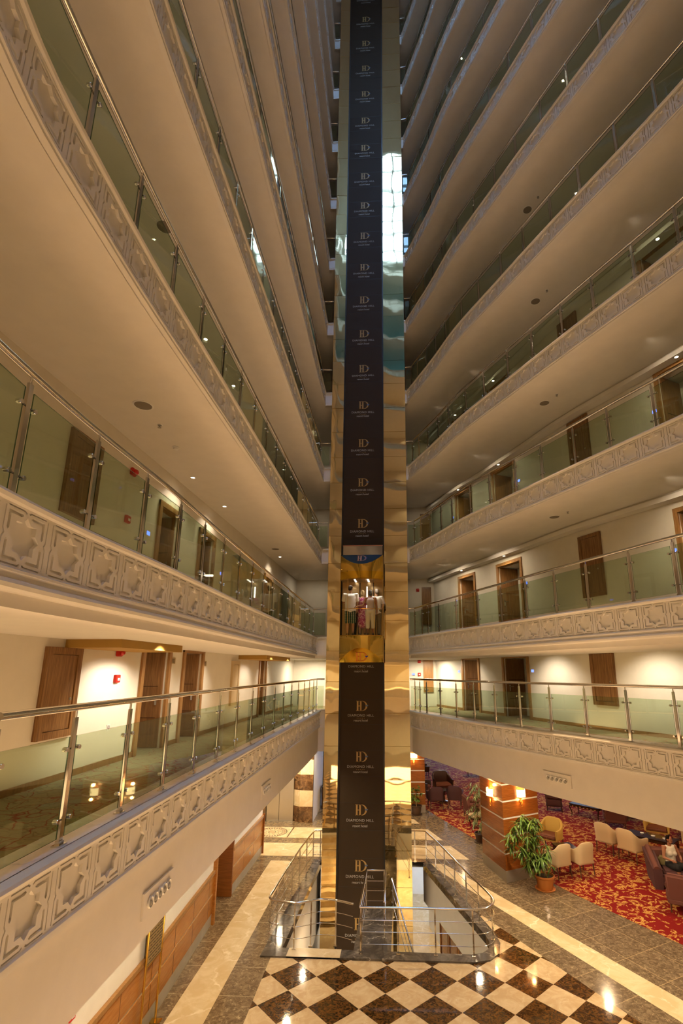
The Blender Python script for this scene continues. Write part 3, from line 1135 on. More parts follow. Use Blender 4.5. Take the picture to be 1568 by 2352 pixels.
# ceiling of the lower level (under the lobby floor)
mb = MB()
for p in minus([ccw([(-9, 8), (9, 8), (9, 27), (-9, 27)])], HOLE):
    p = ccw(p)
    mb.add([(x, y, -.17) for x, y in p], [tuple(range(len(p)))[::-1]], 'white_plaster')
struct('ceiling', mb, 'lower level ceiling under the lobby floor', 'ceiling', smooth=0)
# panelled timber wainscot down the right-hand stair
wa = empty('wainscot', (2.2, 17.4, LOW), 'cherry panelled wainscot and doorway down in the stair opening, below the lounge', 'wainscot', kind='structure')
m_ = MB()
d0, d1 = Vector((3.05, 13.6)), Vector((1.30, 21.6))
dv = (d1 - d0); Lw = dv.length; dv.normalize(); nn = Vector((-dv.y, dv.x))
def pw(s, o, z): p = d0 + dv * s + nn * o; return (p.x - 2.2, p.y - 17.4, z)
def slabw(s0, s1, o0, o1, z0, z1, matn, sl=0.0):
    vs = [pw(s, o, z + sl * s) for z in (z0, z1) for s, o in ((s0, o0), (s1, o0), (s1, o1), (s0, o1))]
    m_.add(vs, [(0, 1, 5, 4), (1, 2, 6, 5), (2, 3, 7, 6), (3, 0, 4, 7), (4, 5, 6, 7), (3, 2, 1, 0)], matn)
slabw(1.6, Lw, .0, .05, 0.0, 1.5, 'stair_wainscot')
slabw(1.6, Lw, .05, .09, 1.42, 1.52, 'cherry_panel')
slabw(1.6, Lw, .05, .08, .0, .16, 'cherry_panel')
for q in range(7):
    s0 = 1.6 + q * (Lw - 1.6) / 6
    slabw(s0, s0 + .09, .05, .08, .16, 1.42, 'cherry_panel')
    if q < 6:
        slabw(s0 + .22, s0 + .88, .05, .065, .32, 1.26, 'cherry_panel')
slabw(.0, .55, .0, .06, .0, 2.2, 'stair_wainscot')
m_.build('panels', wa, smooth=0)

# stairs down in the left bay
mb = MB()
for q in range(11):
    y0 = 14.15 + q * .32
    mb.box((-2.2, y0 + .16, -.05 - .175 * (q + 1) - .1), (1.72, .34, .2), 'marble_beige' if q % 2 else 'marble_tile_light')
struct('stairs', mb, 'pale marble flight going down in the left bay of the stair opening', 'stairs', smooth=0)
# pale slab at the head of the stairs, dark landing block
struct('trim_32', MB().box((-2.28, 13.91, .022), (1.30, .38, .03), 'marble_beige'), 'pale marble slab at the head of the stairs', 'stair slab', smooth=0)
mb = MB()
mb.prism([(-1.33, 13.70), (-.41, 13.70), (-.41, 16.3), (-1.33, 16.3)], -3.6, .045, 'marble_dark_grey')
struct('trim_33', mb, 'dark grey marble landing block between the two stair bays', 'landing block', smooth=0)

# ================================================================== lobby walls
WLB = [(-4.62, -7), (-5.09, 11.3), (-5.36, 15.2)]
WLB2 = [(-5.43, 16.95), (-5.50, 20.6)]
H1 = 3.87
def lobby_wall(name, pts, z1, label, matn='white_plaster', z0=0):
    mb = MB()
    for a, b_ in zip(pts[:-1], pts[1:]):
        mb.quad((*a, z0), (*b_, z0), (*b_, z1), (*a, z1), matn)
    return struct(name, mb, label, 'wall', smooth=0)
lobby_wall('wall_left', [WLB[0], WLB[1], WLB[2], (-6.6, 15.2)], H1, 'white lobby wall above the wood wainscot near the sign stand')
lobby_wall('wall_left', [(-6.6, 16.95), WLB2[0], WLB2[1], (-10.4, 20.6)], H1, 'white lobby wall above the wainscot past the dark doorway')
lobby_wall('wall_left', [(-6.6, 15.2), (-6.6, 16.95)], H1, 'near-black backing painted as the shade inside the lobby doorway', 'doorway_shade')
def wainscot(pts, label, seams):
    cu = Curve(pts, -1, smooth=False)
    root = empty('wall_panelling', (pts[0][0], pts[0][1], 0), label, 'wainscot', kind='structure')
    def part(nm, prof, matn, s0=0, s1=None):
        mb = MB()
        sweep(mb, cu, prof, 0, matn, s0, s1, step=2.0)
        for i in range(len(mb.v)):
            x, y, z = mb.v[i]
            mb.v[i] = (x - pts[0][0], y - pts[0][1], z)
        return mb.build(nm, root, smooth=20)
    part('skirting', [(0, 0), (.03, 0), (.03, .28), (0, .28)], 'stone_skirting')
    part('lower_panel', [(0, .28), (.035, .28), (.035, .73), (0, .73)], 'cherry_panel')
    part('groove', [(0, .73), (.02, .73), (.02, .785), (0, .785)], 'cream_fabric')
    part('upper_panel', [(0, .785), (.035, .785), (.035, 1.25), (0, 1.25)], 'cherry_panel')
    part('cap', [(0, 1.25), (.07, 1.25), (.07, 1.33), (0, 1.33)], 'oak_frame')
    mb = MB()
    for s in seams:
        p, t, n_ = cu.at(s)
        for z in (.5, 1.02):
            mb.box((p.x + n_.x * .034 - pts[0][0], p.y + n_.y * .034 - pts[0][1], z), (.006, .008, .44), 'dark_wood')
    mb.build('seams', root, smooth=0)
    return root
wainscot(WLB, 'cherry wood wainscot with pale groove on the lobby wall behind the sign stand', [12.2 + q * 1.2 for q in range(9)])
wainscot(WLB2, 'cherry wood wainscot on the lobby wall between dark doorway and lift lobby', [1.2, 2.4])
mb = MB()
mb.box((-5.33, 15.22, 1.93), (.14, .10, H1), 'cherry_panel')
mb.box((-5.62, 16.93, 1.93), (.50, .08, H1), 'pillar_veneer')
struct('door_20', mb, 'dark wood lining of the lobby doorway between the two wainscots', 'doorway', smooth=0)
mb = MB().box((-5.46, 20.62, .68), (.10, .06, 1.36), 'pillar_veneer')
struct('trim_34', mb, 'dark wood end post of the wainscot by the lift lobby', 'end post', smooth=0)
# lift lobby wall
lobby_wall('wall_lift', [(-10.4, 24.8), (-4.26, 24.8)], H1, 'lift lobby wall around the steel lift doors', 'marble_emperador')
lobby_wall('wall_lobby_side', [(-4.24, 24.55), (-4.30, 27.6), (-10.4, 27.6)], H1, 'bright white wall beside the striped marble pier')
# striped marble pier
pr = empty('marble_pier', (-4.7, 24.65, 0), 'striped marble pier of brown and beige blocks beside the lift doors', 'pier', kind='structure')
bands = [(0, .66, 'marble_emperador'), (.66, 1.34, 'marble_beige'), (1.34, 2.02, 'marble_emperador'), (2.02, 2.67, 'marble_beige'), (2.67, 3.35, 'marble_emperador'), (3.35, H1, 'marble_beige')]
for a, b_, mt in bands:
    MB().prism([(-.50, .12), (-.16, -.10), (.44, -.12), (.44, .15), (-.5, .15)], a, b_, mt).build('block', pr, smooth=0)
for a, b_, mt in bands[:3]:
    MB().prism([(-2.3, .12), (-1.75, .12), (-1.75, .0), (-2.3, .0)], a, b_, mt).build('block', pr, smooth=0)
# steel lift doors
ld = empty('door_21', (-5.85, 24.75, 0), 'brushed steel lift doors at the back of the lobby', 'lift door', kind='structure')
MB().box((-.29, 0, 1.08), (.56, .04, 2.14), 'brushed_steel').build('door_leaf', ld)
MB().box((.29, -.01, 1.08), (.56, .04, 2.14), 'brushed_steel').build('door_leaf', ld)
m_ = MB()
for x in (-.64, .62):
    m_.box((x, -.03, 1.1), (.09, .12, 2.3), 'brushed_steel')
m_.box((0, -.03, 2.25), (1.36, .12, .12), 'brushed_steel')
m_.box((0, -.04, .01), (1.2, .16, .02), 'steel')
m_.build('frame', ld)

# lounge enclosure
lobby_wall('wall_lounge', [(31, -7), (31, 49), (16.5, 49)], H1, 'far wall of the carpeted lounge', 'grey_wall')
lobby_wall('wall_lounge', [(-10.5, 49), (2.5, 49)], H1, 'far wall of the carpeted lounge past the windows', 'grey_wall')
wn_ = empty('window_2', (9.5, 49, 0), 'wide daylight windows at the far end of the lounge', 'window', kind='structure')
m_ = MB()
for q in range(8):
    m_.box((-7 + 2 * q, 0, H1 / 2), (.10, .12, H1), 'dark_steel')
for z in (.05, 2.6, H1 - .05):
    m_.box((0, 0, z), (14, .12, .10), 'dark_steel')
m_.build('frame', wn_, smooth=0)
MB().box((0, .05, H1 / 2), (14, .02, H1), 'sky_glass').build('pane', wn_)
lobby_wall('wall_left', [(-10.5, -7), (-10.5, 49)], H1, 'far side wall of the lobby', 'wall_paint')
lobby_wall('wall_back', [(-10.5, -7), (31, -7)], H1, 'lobby wall below the camera gallery', 'wall_paint')

# ================================================================== lift shaft
sh = empty('lift_shaft', ((STX0 + STX1) / 2, SHY, LOW), 'tall mirror-gold lift shaft with a black printed strip in the atrium middle', 'lift shaft', kind='structure')
sloc = sh.location.copy()
def spart(mb, nm, parent=None, smooth=0):
    for i in range(len(mb.v)):
        x, y, z = mb.v[i]
        mb.v[i] = (x - sloc.x, y - sloc.y, z - sloc.z)
    return mb.build(nm, parent or sh, smooth=smooth)
TOP = ROOF - .02
seam0, dS = .70, 1.1215
zs = [LOW]
z = seam0 - 3 * dS
while z < TOP:
    if z > LOW + .2:
        zs.append(z)
    z += dS
zs.append(TOP)
# cladding sheets, each a shallow pillow of mirror metal
def clad(x0, x1, y0, y1, nm, matn, seed):
    rnd = random.Random(seed)
    mb = MB()
    g = .006
    for a, b_ in zip(zs[:-1], zs[1:]):
        nx, nz = 6, 6
        amp = rnd.uniform(.0005, .0025) * rnd.choice((1, -1))
        ph = rnd.uniform(0, 6)
        vs = []
        for i in range(nz + 1):
            for j in range(nx + 1):
                u, v_ = j / nx, i / nz
                d = amp * sin(pi * u) * sin(pi * v_) + .0009 * sin(7 * u + ph) * sin(pi * v_)
                vs.append((x0 + (x1 - x0) * u, y0 + (y1 - y0) * u - d, a + g + (b_ - a - 2 * g) * v_))
        fs = [(i * (nx + 1) + j, i * (nx + 1) + j + 1, (i + 1) * (nx + 1) + j + 1, (i + 1) * (nx + 1) + j) for i in range(nz) for j in range(nx)]
        mb.add(vs, fs, matn)
    return spart(mb, nm, smooth=60)
clad(SHX0, STX0 - .03, SHY - .038, SHY, 'mirror_cladding', 'gold_mirror', 3)
clad(STX1 + .03, SHX1, SHY, SHY, 'mirror_cladding', 'gold_mirror', 5)
mb = MB()
mb.box(((SHX0 + SHX1) / 2, SHY + 1.26, (LOW + TOP) / 2), (SHX1 - SHX0 - .01, 2.4, TOP - LOW), 'gold_frame')
spart(mb, 'core')
mb = MB()
for x in (STX0 - .015, STX1 + .015):
    mb.box((x, SHY + .01, (LOW + TOP) / 2), (.05, .08, TOP - LOW), 'black_edge')
spart(mb, 'edge_channel')
mb = MB()
mb.box(((STX0 + STX1) / 2, SHY + .02, (LOW + TOP) / 2), (STX1 - STX0, .04, TOP - LOW), 'strip_black')
strip = spart(mb, 'printed_strip')
mb = MB()
z = .19 - .62
while z < TOP:
    mb.box(((STX0 + STX1) / 2, SHY - .0005, z), (STX1 - STX0, .003, .008), 'black_edge')
    z += 1.744 / 2
spart(mb, 'strip_seams')

# ---- printed emblem: serif H joined to D, with a small blue diamond, and three lines of lettering
def emblem(mb, c, h, mats=('logo_gold', 'logo_blue'), y=0.0):
    """in the XZ plane, c = centre x,z"""
    w = h
    def rect(x0, z0, x1, z1, mt=mats[0]):
        mb.box((c[0] + (x0 + x1) / 2 * h, y, c[1] + (z0 + z1) / 2 * h), ((x1 - x0) * h, .003, (z1 - z0) * h), mt)
    rect(-.46, -.5, -.30, .5); rect(-.52, .44, -.24, .5); rect(-.52, -.5, -.24, -.44)
    rect(-.14, -.5, .02, .5); rect(-.20, .44, .08, .5); rect(-.20, -.5, .08, -.44)
    rect(-.30, -.04, -.14, .03)
    n = 20
    vs, fs = [], []
    for i in range(n + 1):
        a = pi / 2 - pi * i / n
        ro, ri = .5, .40
        xo, zo = .06 + .56 * cos(a), .5 * sin(a)
        xi, zi = .06 + .38 * cos(a), .44 * sin(a)
        vs += [(c[0] + xo * h, y - .0015, c[1] + zo * h), (c[0] + xi * h, y - .0015, c[1] + zi * h)]
    for i in range(n):
        fs.append((2 * i, 2 * i + 1, 2 * i + 3, 2 * i + 2))
    mb.add(vs, fs, mats[0])
    rect(.0, .44, .08, .5); rect(.0, -.5, .08, -.44)
    d = [(.40, .05), (.47, .10), (.67, .10), (.72, .05), (.56, -.09)]
    mb.add([(c[0] + x * h, y - .003, c[1] + z_ * h) for x, z_ in d], [tuple(range(5))], mats[1])
def text_mesh(txt, size, spacing=1.0):
    cu = bpy.data.curves.new('lettering', 'FONT')
    cu.body = txt
    cu.size = size
    cu.align_x = 'CENTER'
    cu.align_y = 'CENTER'
    cu.space_character = spacing
    cu.resolution_u = 3
    t = bpy.data.objects.new('lettering', cu)
    COL.objects.link(t)
    dg = bpy.context.evaluated_depsgraph_get()
    me = bpy.data.meshes.new_from_object(t.evaluated_get(dg))
    vs = [tuple(v.co) for v in me.vertices]
    fs = [tuple(p.vertices) for p in me.polygons]
    bpy.data.objects.remove(t)
    bpy.data.curves.remove(cu)
    bpy.data.meshes.remove(me)
    return vs, fs
def put_text(mb, txt, size, c, matn, spacing=1.0, y=-.002, serif=False):
    vs, fs = text_mesh(txt, size, spacing)
    mb.add([(c[0] + x, y, c[1] + z_) for x, z_, _ in vs], fs, matn)
def star(mb, c, r, matn, y=-.002):
    pts = [((r if k % 2 == 0 else r * .45) * cos(pi / 2 + k * pi / 5), (r if k % 2 == 0 else r * .45) * sin(pi / 2 + k * pi / 5)) for k in range(10)]
    mb.add([(c[0], y, c[1])] + [(c[0] + a, y, c[1] + b_) for a, b_ in pts], [(0, i + 1, (i + 1) % 10 + 1) for i in range(10)], matn)
lg = MB()
emblem(lg, (-.01, .0), .36)
put_text(lg, 'DIAMOND HILL', .125, (-.03, -.335), 'logo_white', 1.12)
for i in range(5):
    star(lg, (-.03 + (i - 2) * .066, -.43), .017, 'logo_gold')
put_text(lg, 'resort hotel', .118, (-.03, -.51), 'logo_white', .92)
lme = lg.mesh('printed_logo', 0)
for k in range(-2, 26):
    z = .22 + 1.7435 * k
    if z > TOP - .4:
        break
    o = obj('printed_logo', lme, strip)
    o.location = (.0, -.006, z - sloc.z)

# ================================================================== panoramic lift cabin
CX_, CYB = -1.52, 18.35
lift = empty('lift_cabin', (CX_, CYB, 6.97), 'glass panoramic lift cabin with yellow mirror skirt carrying people up the shaft', 'lift cabin')
HW, SIDE, BUL = .785, .45, .30
DP = SIDE + BUL
def arc(n=28, hw=HW, inset=0.0):
    w = hw - inset
    P_ = [(-w, 0.0)] + [(w * (2 * i / (n - 2) - 1), -(SIDE + (BUL - inset) * (1 - (2 * i / (n - 2) - 1) ** 2))) for i in range(n - 1)] + [(w, 0.0)]
    return P_
def arcwall(nm, zb, zt, matn, inset=0.0, thick=.0, n=28):
    mb = MB()
    A_ = arc(n, inset=inset)
    vs, fs = [], []
    for x, y in A_:
        vs += [(x, y, zb(x, y) if callable(zb) else zb), (x, y, zt(x, y) if callable(zt) else zt)]
    for i in range(n):
        fs.append((2 * i, 2 * i + 2, 2 * i + 3, 2 * i + 1))
    mb.add(vs, fs, matn)
    return mb.build(nm, lift, smooth=60)
# heights local to 6.97
zB, zT = .02, 3.92
botcut = lambda x, y: zB + .50 * max(0.0, -y - SIDE) / BUL
topcut = lambda x, y: zT - .40 * max(0.0, -y - SIDE) / BUL
arcwall('skirt', botcut, .93, 'gold_mirror_yellow')
arcwall('header_band', 3.00, 3.27, 'mirror_dome')
arcwall('canopy', 3.27, topcut, 'gold_mirror_yellow')
arcwall('glass', .93, 3.00, 'car_glass')
def cutplate(nm, fn, matn):
    mb = MB()
    A_ = arc(28)
    B_ = A_[1:-1]
    mb.add([(x, y, fn(x, y)) for x, y in B_], [tuple(range(len(B_)))], matn)
    mb.add([(-HW, 0, fn(0, 0)), (HW, 0, fn(0, 0)), (HW, -SIDE, fn(0, 0)), (-HW, -SIDE, fn(0, 0))], [(0, 1, 2, 3)], matn)
    return mb.build(nm, lift, smooth=0)
dome = cutplate('lower_dome', botcut, 'mirror_dome')
lens = cutplate('upper_lens', topcut, 'blue_mirror')
def logo_on_slope(fn, parent, h, yc, mats):
    mb = MB()
    emblem(mb, (0, 0), h, mats)
    # tilt the flat emblem on to the slanting plate
    p0, p1 = Vector((0, -SIDE, fn(0, -SIDE))), Vector((0, -DP, fn(0, -DP)))
    up = (p1 - p0).normalized()
    if up.z < 0:
        up = -up
    nrm = Vector((1, 0, 0)).cross(up)
    if nrm.y > 0:
        nrm = -nrm
    base = Vector((0, yc, fn(0, yc)))
    mb.v = [tuple(base + Vector((1, 0, 0)) * x + up * z_ + nrm * (.012 - y)) for x, y, z_ in mb.v]
    return mb.build('emblem', parent, smooth=0)
logo_on_slope(botcut, dome, .36, -SIDE - .12, ('orange_logo', 'deep_blue'))
logo_on_slope(topcut, lens, .30, -SIDE - .12, ('logo_copper', 'deep_blue'))
mb = MB()
A_ = arc(28, inset=.02)
mb.prism([(x, y) for x, y in A_], .90, .97, 'gold_frame', top='marble_tile_light')
mb.build('cabin_floor', lift)
mb = MB()
mb.prism([(x, y) for x, y in A_], 2.97, 3.02, 'gold_frame', bottom='bronze')
ceil = mb.build('cabin_ceiling', lift)
lampb = MB()
for sx in (-1, 1):
    for q in range(4):
        lampb.lathe([(.035, 2.962), (.035, 2.97)], 'car_lamp', (sx * .24, -.12 - .15 * q, 0), 12)
lampb.build('ceiling_lamps', ceil)
mb = MB()
mb.box((0, .02, 1.97), (2 * HW - .06, .03, 2.05), 'bronze')
bw = mb.build('back_wall', lift)
mb = MB().box((.17, -.005, 2.35), (.035, .02, .9), 'car_lamp')
mb.build('light_strip', bw)
mb = MB()
mb.box((-.1, -.0, 1.95), (.05, .02, 2.0), 'dark_wood'); mb.box((.42, -.0, 1.95), (.05, .02, 2.0), 'dark_wood')
mb.build('door_seams', bw)
mb = MB()
for i in (1, 6, 22, 27):
    x, y = arc(28)[i]
    mb.box((x, y, 1.97), (.013, .013, 2.07), 'gold_frame')
mb.build('mullions', lift)
mb = MB()
rl = [(x, y, 1.90) for x, y in arc(28, inset=.06)[2:27]]
mb.tube(rl, .014, 'brass', 8)
for p in (rl[0], rl[-1]):
    mb.sphere(p, .028, 'brass', 10, 6)
mb.build('handrail', lift)
mb = MB()
mb.box((0, .23, 4.15), (1.5, .50, .45), 'silver_mirror')
mb.box((0, -.02, 4.385), (1.52, .03, .03), 'logo_copper')
mb.build('roof_box', lift)
mb = MB()
for x in (-.45, .35):
    for z in (1.2, 2.8):
        mb.box((x, .31, z), (.12, .56, .10), 'dark_steel')
mb.build('guide_shoes', lift)
for x in (-.4, .4):
    light('SPOT', 'cabin_lamp', (CX_ + x, CYB - .45, 9.92), 24, (1.0, .93, .90), .05, spot=150)

# ================================================================== gallery balustrades
def post_mesh(h):
    mb = MB()
    mb.box((0, 0, .006), (.11, .07, .012), 'steel')
    mb.box((0, 0, .025), (.06, .04, .03), 'steel')
    mb.box((0, 0, (h - .09) / 2 + .01), (.050, .022, h - .10), 'steel')
    mb.tube([(0, 0, h - .09), (0, 0, h - .02)], .010, 'steel', 8)
    return mb.mesh('post', 30)
def clamp_mesh():
    mb = MB()
    mb.tube([(-.085, 0, 0), (.085, 0, 0)], .008, 'dark_steel', 8)
    for x in (-.085, .085):
        mb.lathe([(.0, -.022), (.018, -.022), (.021, -.014), (.021, .014), (.018, .022), (.0, .022)], 'steel', (x, 0, 0), 12, rot=Matrix.Rotation(pi / 2, 3, 'X'))
    return mb.mesh('clamp', 40)
def glass_mesh(L, z0, z1):
    mb = MB()
    t = .010
    w = L / 2
    for y in (-t / 2, t / 2):
        mb.quad((-w, y, z0), (w, y, z0), (w, y, z1), (-w, y, z1), 'rail_glass')
    for x in (-w, w):
        mb.quad((x, -t / 2, z0), (x, t / 2, z0), (x, t / 2, z1), (x, -t / 2, z1), 'glass_edge')
    for z in (z0, z1):
        mb.quad((-w, -t / 2, z), (w, -t / 2, z), (w, t / 2, z), (-w, t / 2, z), 'glass_edge')
    return mb.mesh('glass_panel', 0)
CLAMP = clamp_mesh()
POSTS = {1: post_mesh(1.10), 2: post_mesh(1.04)}
GL = {}
def glass_of(L, k):
    key = (round(L, 2), 1 if k == 1 else 2)
    if key not in GL:
        GL[key] = glass_mesh(round(L, 2), .06, .86 if k == 1 else .90)
    return GL[key]
RAILMESH = {}
def balustrade(k, side, ss, label, clamps):
    cu = (LE if side == 'L' else RE)[k]
    h = 1.10 if k == 1 else 1.04
    kk = min(k, 3)
    ins = .13
    pts = []
    for s in ss:
        p, t, n = cu.at(s)
        q = p - n * ins
        pts.append((q, atan2(t.y, t.x)))
    ex = SHX0 - .02 if side == 'L' else SHX1 + .02
    root = empty('balustrade', (pts[0][0].x, pts[0][0].y, ZC[k]), label, 'balustrade')
    o0 = Vector((pts[0][0].x, pts[0][0].y))
    key = (kk, side)
    if key not in RAILMESH:
        mb = MB()
        s_lo, s_hi = min(ss), max(ss)
        steps = max(8, int((s_hi - s_lo) / .25))
        path = []
        for i in range(steps + 1):
            p, t, n = cu.at(s_lo + (s_hi - s_lo) * i / steps)
            q = p - n * ins - o0
            path.append((q.x, q.y, h))
        endp = (ex - o0.x, pts[-1][0].y - o0.y + .02, h) if side == 'L' else (ex - o0.x, pts[0][0].y - o0.y + .02, h)
        if side == 'L':
            path.append(endp)
        else:
            path.insert(0, endp)
        mb.tube(path, .030, 'steel', 12)
        RAILMESH[key] = mb.mesh('handrail', 60)
    obj('handrail', RAILMESH[key], root)
    for q, a in pts:
        p_ = obj('post', POSTS[1 if k == 1 else 2], root, (q.x - o0.x, q.y - o0.y, 0), a)
        if clamps:
            for z in (.20, .76):
                obj('glass_clamp', CLAMP, p_, (0, .0, z))
    prs = list(zip(pts[:-1], pts[1:]))
    for (a, _), (b_, _) in prs:
        d = b_ - a
        L = d.length - .10
        if L < .08:
            continue
        c = (a + b_) / 2 - o0
        obj('glass_panel', glass_of(L, k), root, (c.x, c.y, 0), atan2(d.y, d.x))
    a = pts[-1][0] if side == 'L' else pts[0][0]
    L = abs(ex - a.x) - .06
    if L > .06:
        c = Vector(((a.x + ex) / 2, a.y + .02)) - o0
        obj('glass_panel', glass_of(L, k), root, (c.x, c.y, 0), 0)
    return root
def ylist(cu, ys):
    N_ = 1200
    tab = [(cu.L * i / N_, cu.at(cu.L * i / N_)[0].y) for i in range(N_ + 1)]
    out = []
    for y in ys:
        out.append(min(tab, key=lambda q: abs(q[1] - y))[0])
    return sorted(out)
def post_s(k, side):
    cu = (LE if side == 'L' else RE)[k]
    if side == 'L':
        y0, d = {1: (5.40, .965), 2: (3.35, .97)}.get(k, (2.52, .985))
        ys = []
        y = y0 - d if k == 1 else y0
        while y < 18.45:
            ys.append(y); y += d
        if 18.80 - ys[-1] < .35:
            ys[-1] = 18.80
        else:
            ys.append(18.80)
        if k == 1:
            ys = [3.50] + ys
        else:
            ys = [ys[0] - .78] + ys
        return ylist(cu, ys)
    if k == 1:
        ys = [18.75, 18.2, 17.75, 16.9, 15.96, 15.13, 14.29, 13.5, 12.66, 11.83, 10.98, 10.1, 9.2, 8.3]
    elif k == 2:
        ys = [18.7, 18.06, 17.6, 16.8, 15.7, 14.5, 13.4, 12.4, 11.4, 10.5, 9.5, 8.65, 7.75, 6.9]
    else:
        ys = [18.75, 18.2, 17.5, 16.7, 15.9, 14.8, 13.9, 12.9, 12.0, 11.05, 10.2, 9.26, 8.4, 7.5, 6.6]
    return ylist(cu, ys)
for k in range(1, NF + 1):
    above = 'lowest' if k == 1 else ORD[k]
    balustrade(k, 'L', post_s(k, 'L'), 'glass balustrade with steel posts, straight gallery, %s storey above the lobby' % above, k <= 4)
    balustrade(k, 'R', post_s(k, 'R'), 'glass balustrade with steel posts, slanting lounge-side gallery, %s storey above the lobby' % above, k <= 4)

# ================================================================== stair railings in the lobby (posts, top rail, three thin rails)
def stair_rail(name, path, posts, label, h=1.045, thin=(.26, .52, .77), loc=None, rad=.026):
    loc = Vector(loc or (path[0][0], path[0][1], 0))
    root = empty(name, loc, label, 'stair railing')
    def L(p, z=0):
        return (p[0] - loc.x, p[1] - loc.y, z + (p[2] if len(p) > 2 else 0) - loc.z)
    m_ = MB()
    m_.tube([L(p, h) for p in path], rad, 'steel', 12)
    m_.sphere(L(path[0], h), rad * 1.05, 'steel', 10, 6); m_.sphere(L(path[-1], h), rad * 1.05, 'steel', 10, 6)
    m_.build('handrail', root, smooth=60)
    for z in thin:
        m_ = MB()
        m_.tube([L(p, z) for p in path], .008, 'steel', 8)
        m_.build('thin_rail', root, smooth=60)
    for p in posts:
        m_ = MB()
        m_.box((0, 0, .018), (.09, .055, .035), 'steel')
        m_.box((0, 0, h / 2), (.036, .014, h - .06), 'steel')
        m_.tube([(0, 0, h - .06), (0, 0, h - .01)], .009, 'steel', 8)
        for z in thin:
            m_.tube([(-.0, -.02, z), (0, .02, z)], .013, 'steel', 8)
        q = L(p)
        m_.build('post', root, (q[0], q[1], q[2] + .03), p[3] if len(p) > 3 else .0)
    return root
def bez(pts, n=8):
    c = Curve(pts, 1)
    return [(p.x, p.y) for p in [c.at(c.L * i / (n * len(pts)))[0] for i in range(n * len(pts) + 1)]]
rightp = [(SHX1 + .02, 19.95), (.68, 19.92)] + [(.98, 18.96), (1.22, 18.11), (1.46, 17.21), (1.70, 16.29), (1.94, 15.50)] + bez([(1.94, 15.5), (2.14, 14.78), (2.18, 14.42), (2.04, 14.08), (1.78, 13.94), (1.5, 13.91)], 4) + [(.67, 13.91), (-.23, 13.90), (-1.16, 13.88)]
stair_rail('stair_railing', rightp, [(.30, 19.95), (.70, 19.88), (.98, 18.96), (1.22, 18.11), (1.46, 17.21), (1.70, 16.29), (1.94, 15.52), (2.17, 14.72), (1.58, 13.91), (.67, 13.91), (-.23, 13.91), (-1.14, 13.88)], 'polished steel railing on the rounded marble rim at the lounge side of the stair opening')
leftp = [(SHX0 - .02, 19.82), (-3.33, 19.80), (-3.42, 18.81), (-3.47, 17.87), (-3.52, 16.4), (-3.535, 14.6)] + bez([(-3.535, 14.6), (-3.53, 14.30), (-3.40, 14.16), (-3.1, 14.08), (-2.82, 14.02), (-2.6, 14.08), (-2.2, 14.26), (-1.75, 14.22), (-1.36, 14.05)], 4)
stair_rail('stair_railing', leftp, [(-3.11, 19.8), (-3.36, 19.76), (-3.42, 18.81), (-3.47, 17.87), (-3.51, 16.95), (-3.52, 15.96), (-3.53, 15.19), (-3.51, 14.33), (-2.81, 14.03), (-2.42, 14.17), (-1.80, 14.22)], 'polished steel railing along the straight rim and across the head of the stairs')
stair_rail('stair_railing', [(-1.16, 13.95), (-1.17, 16.2), (-.62, 16.22), (-.58, 14.2)], [(-1.13, 13.98), (-1.17, 16.14), (-.66, 16.2), (-.58, 14.33)], 'steel railing around the dark marble landing block in front of the shaft', thin=(.26, .52, .77))
dn = [(-.45, 16.6, -.2), (.2, 15.2, -1.6), (.75, 14.0, -2.75)]
stair_rail('stair_railing', dn, [(-.42, 16.5, -.3), (.15, 15.3, -1.5), (.6, 14.3, -2.5)], 'steel handrail going down inside the stair opening toward the wainscot', h=.9, thin=(.3, .6), rad=.022)

# ================================================================== small things on walls, ceilings and fasciae
def on_wall(cu, y, z, off_=-.0):
    s = s_at(cu, y)
    p, t, n = cu.at(s)
    return Vector((p.x - n.x * .0, p.y - n.y * .0, z)), atan2(-n.x, n.y) * 0 + atan2(n.y, n.x) - pi / 2
# local frame: +y points into the wall (room side), -y to the atrium
def hatch(cu, y0, y1, z0, z1, label, matn='zebrano', group=None):
    p0, p1 = cu.at(s_at(cu, y0))[0], cu.at(s_at(cu, y1))[0]
    c = (p0 + p1) / 2
    n = cu.at(s_at(cu, (y0 + y1) / 2))[2]
    w, h = (p1 - p0).length, z1 - z0
    r = empty('service_hatch', (c.x, c.y, z0), label, 'wall hatch', group, atan2(n.y, n.x) - pi / 2)
    m_ = MB()
    for x in (-w / 2 + .05, w / 2 - .05):
        m_.box((x, -.03, h / 2), (.10, .06, h), matn)
    for z in (.05, h - .05):
        m_.box((0, -.03, z), (w - .2, .06, .10), matn)
    m_.build('frame', r)
    pn = MB().box((0, -.024, h / 2), (w - .21, .045, h - .21), matn).build('panel', r)
    k_ = MB().lathe([(.001, 0), (.022, 0), (.022, .012), (.001, .016)], 'steel', (w / 2 - .16, -.046, h * .42), 12, rot=Matrix.Rotation(pi / 2, 3, 'X'))
    k_.build('lock', pn)
    return r
hatch(WL, 6.67, 7.43, 5.80, 7.04, 'zebrano service hatch on the lowest corridor wall beside the red alarm call point')
hatch(WL, 14.25, 14.87, 5.75, 6.98, 'pale cream service hatch between the middle and far doors of the lowest straight corridor', 'cream_fabric')
hatch(WL, 6.51, 7.26, 8.95, 10.26, 'dark zebrano service hatch behind the second storey glass, straight gallery')
hatch(WL, 6.51, 7.26, 12.4, 13.7, 'zebrano service hatch high on the third storey wall, straight gallery')
hatch(WR, 13.45, 14.15, 5.83, 7.25, 'zebrano service hatch on the lowest slanting corridor wall by the near doors')
hatch(WR, 13.45, 14.15, 8.68, 10.44, 'zebrano service hatch on the second storey slanting corridor wall')
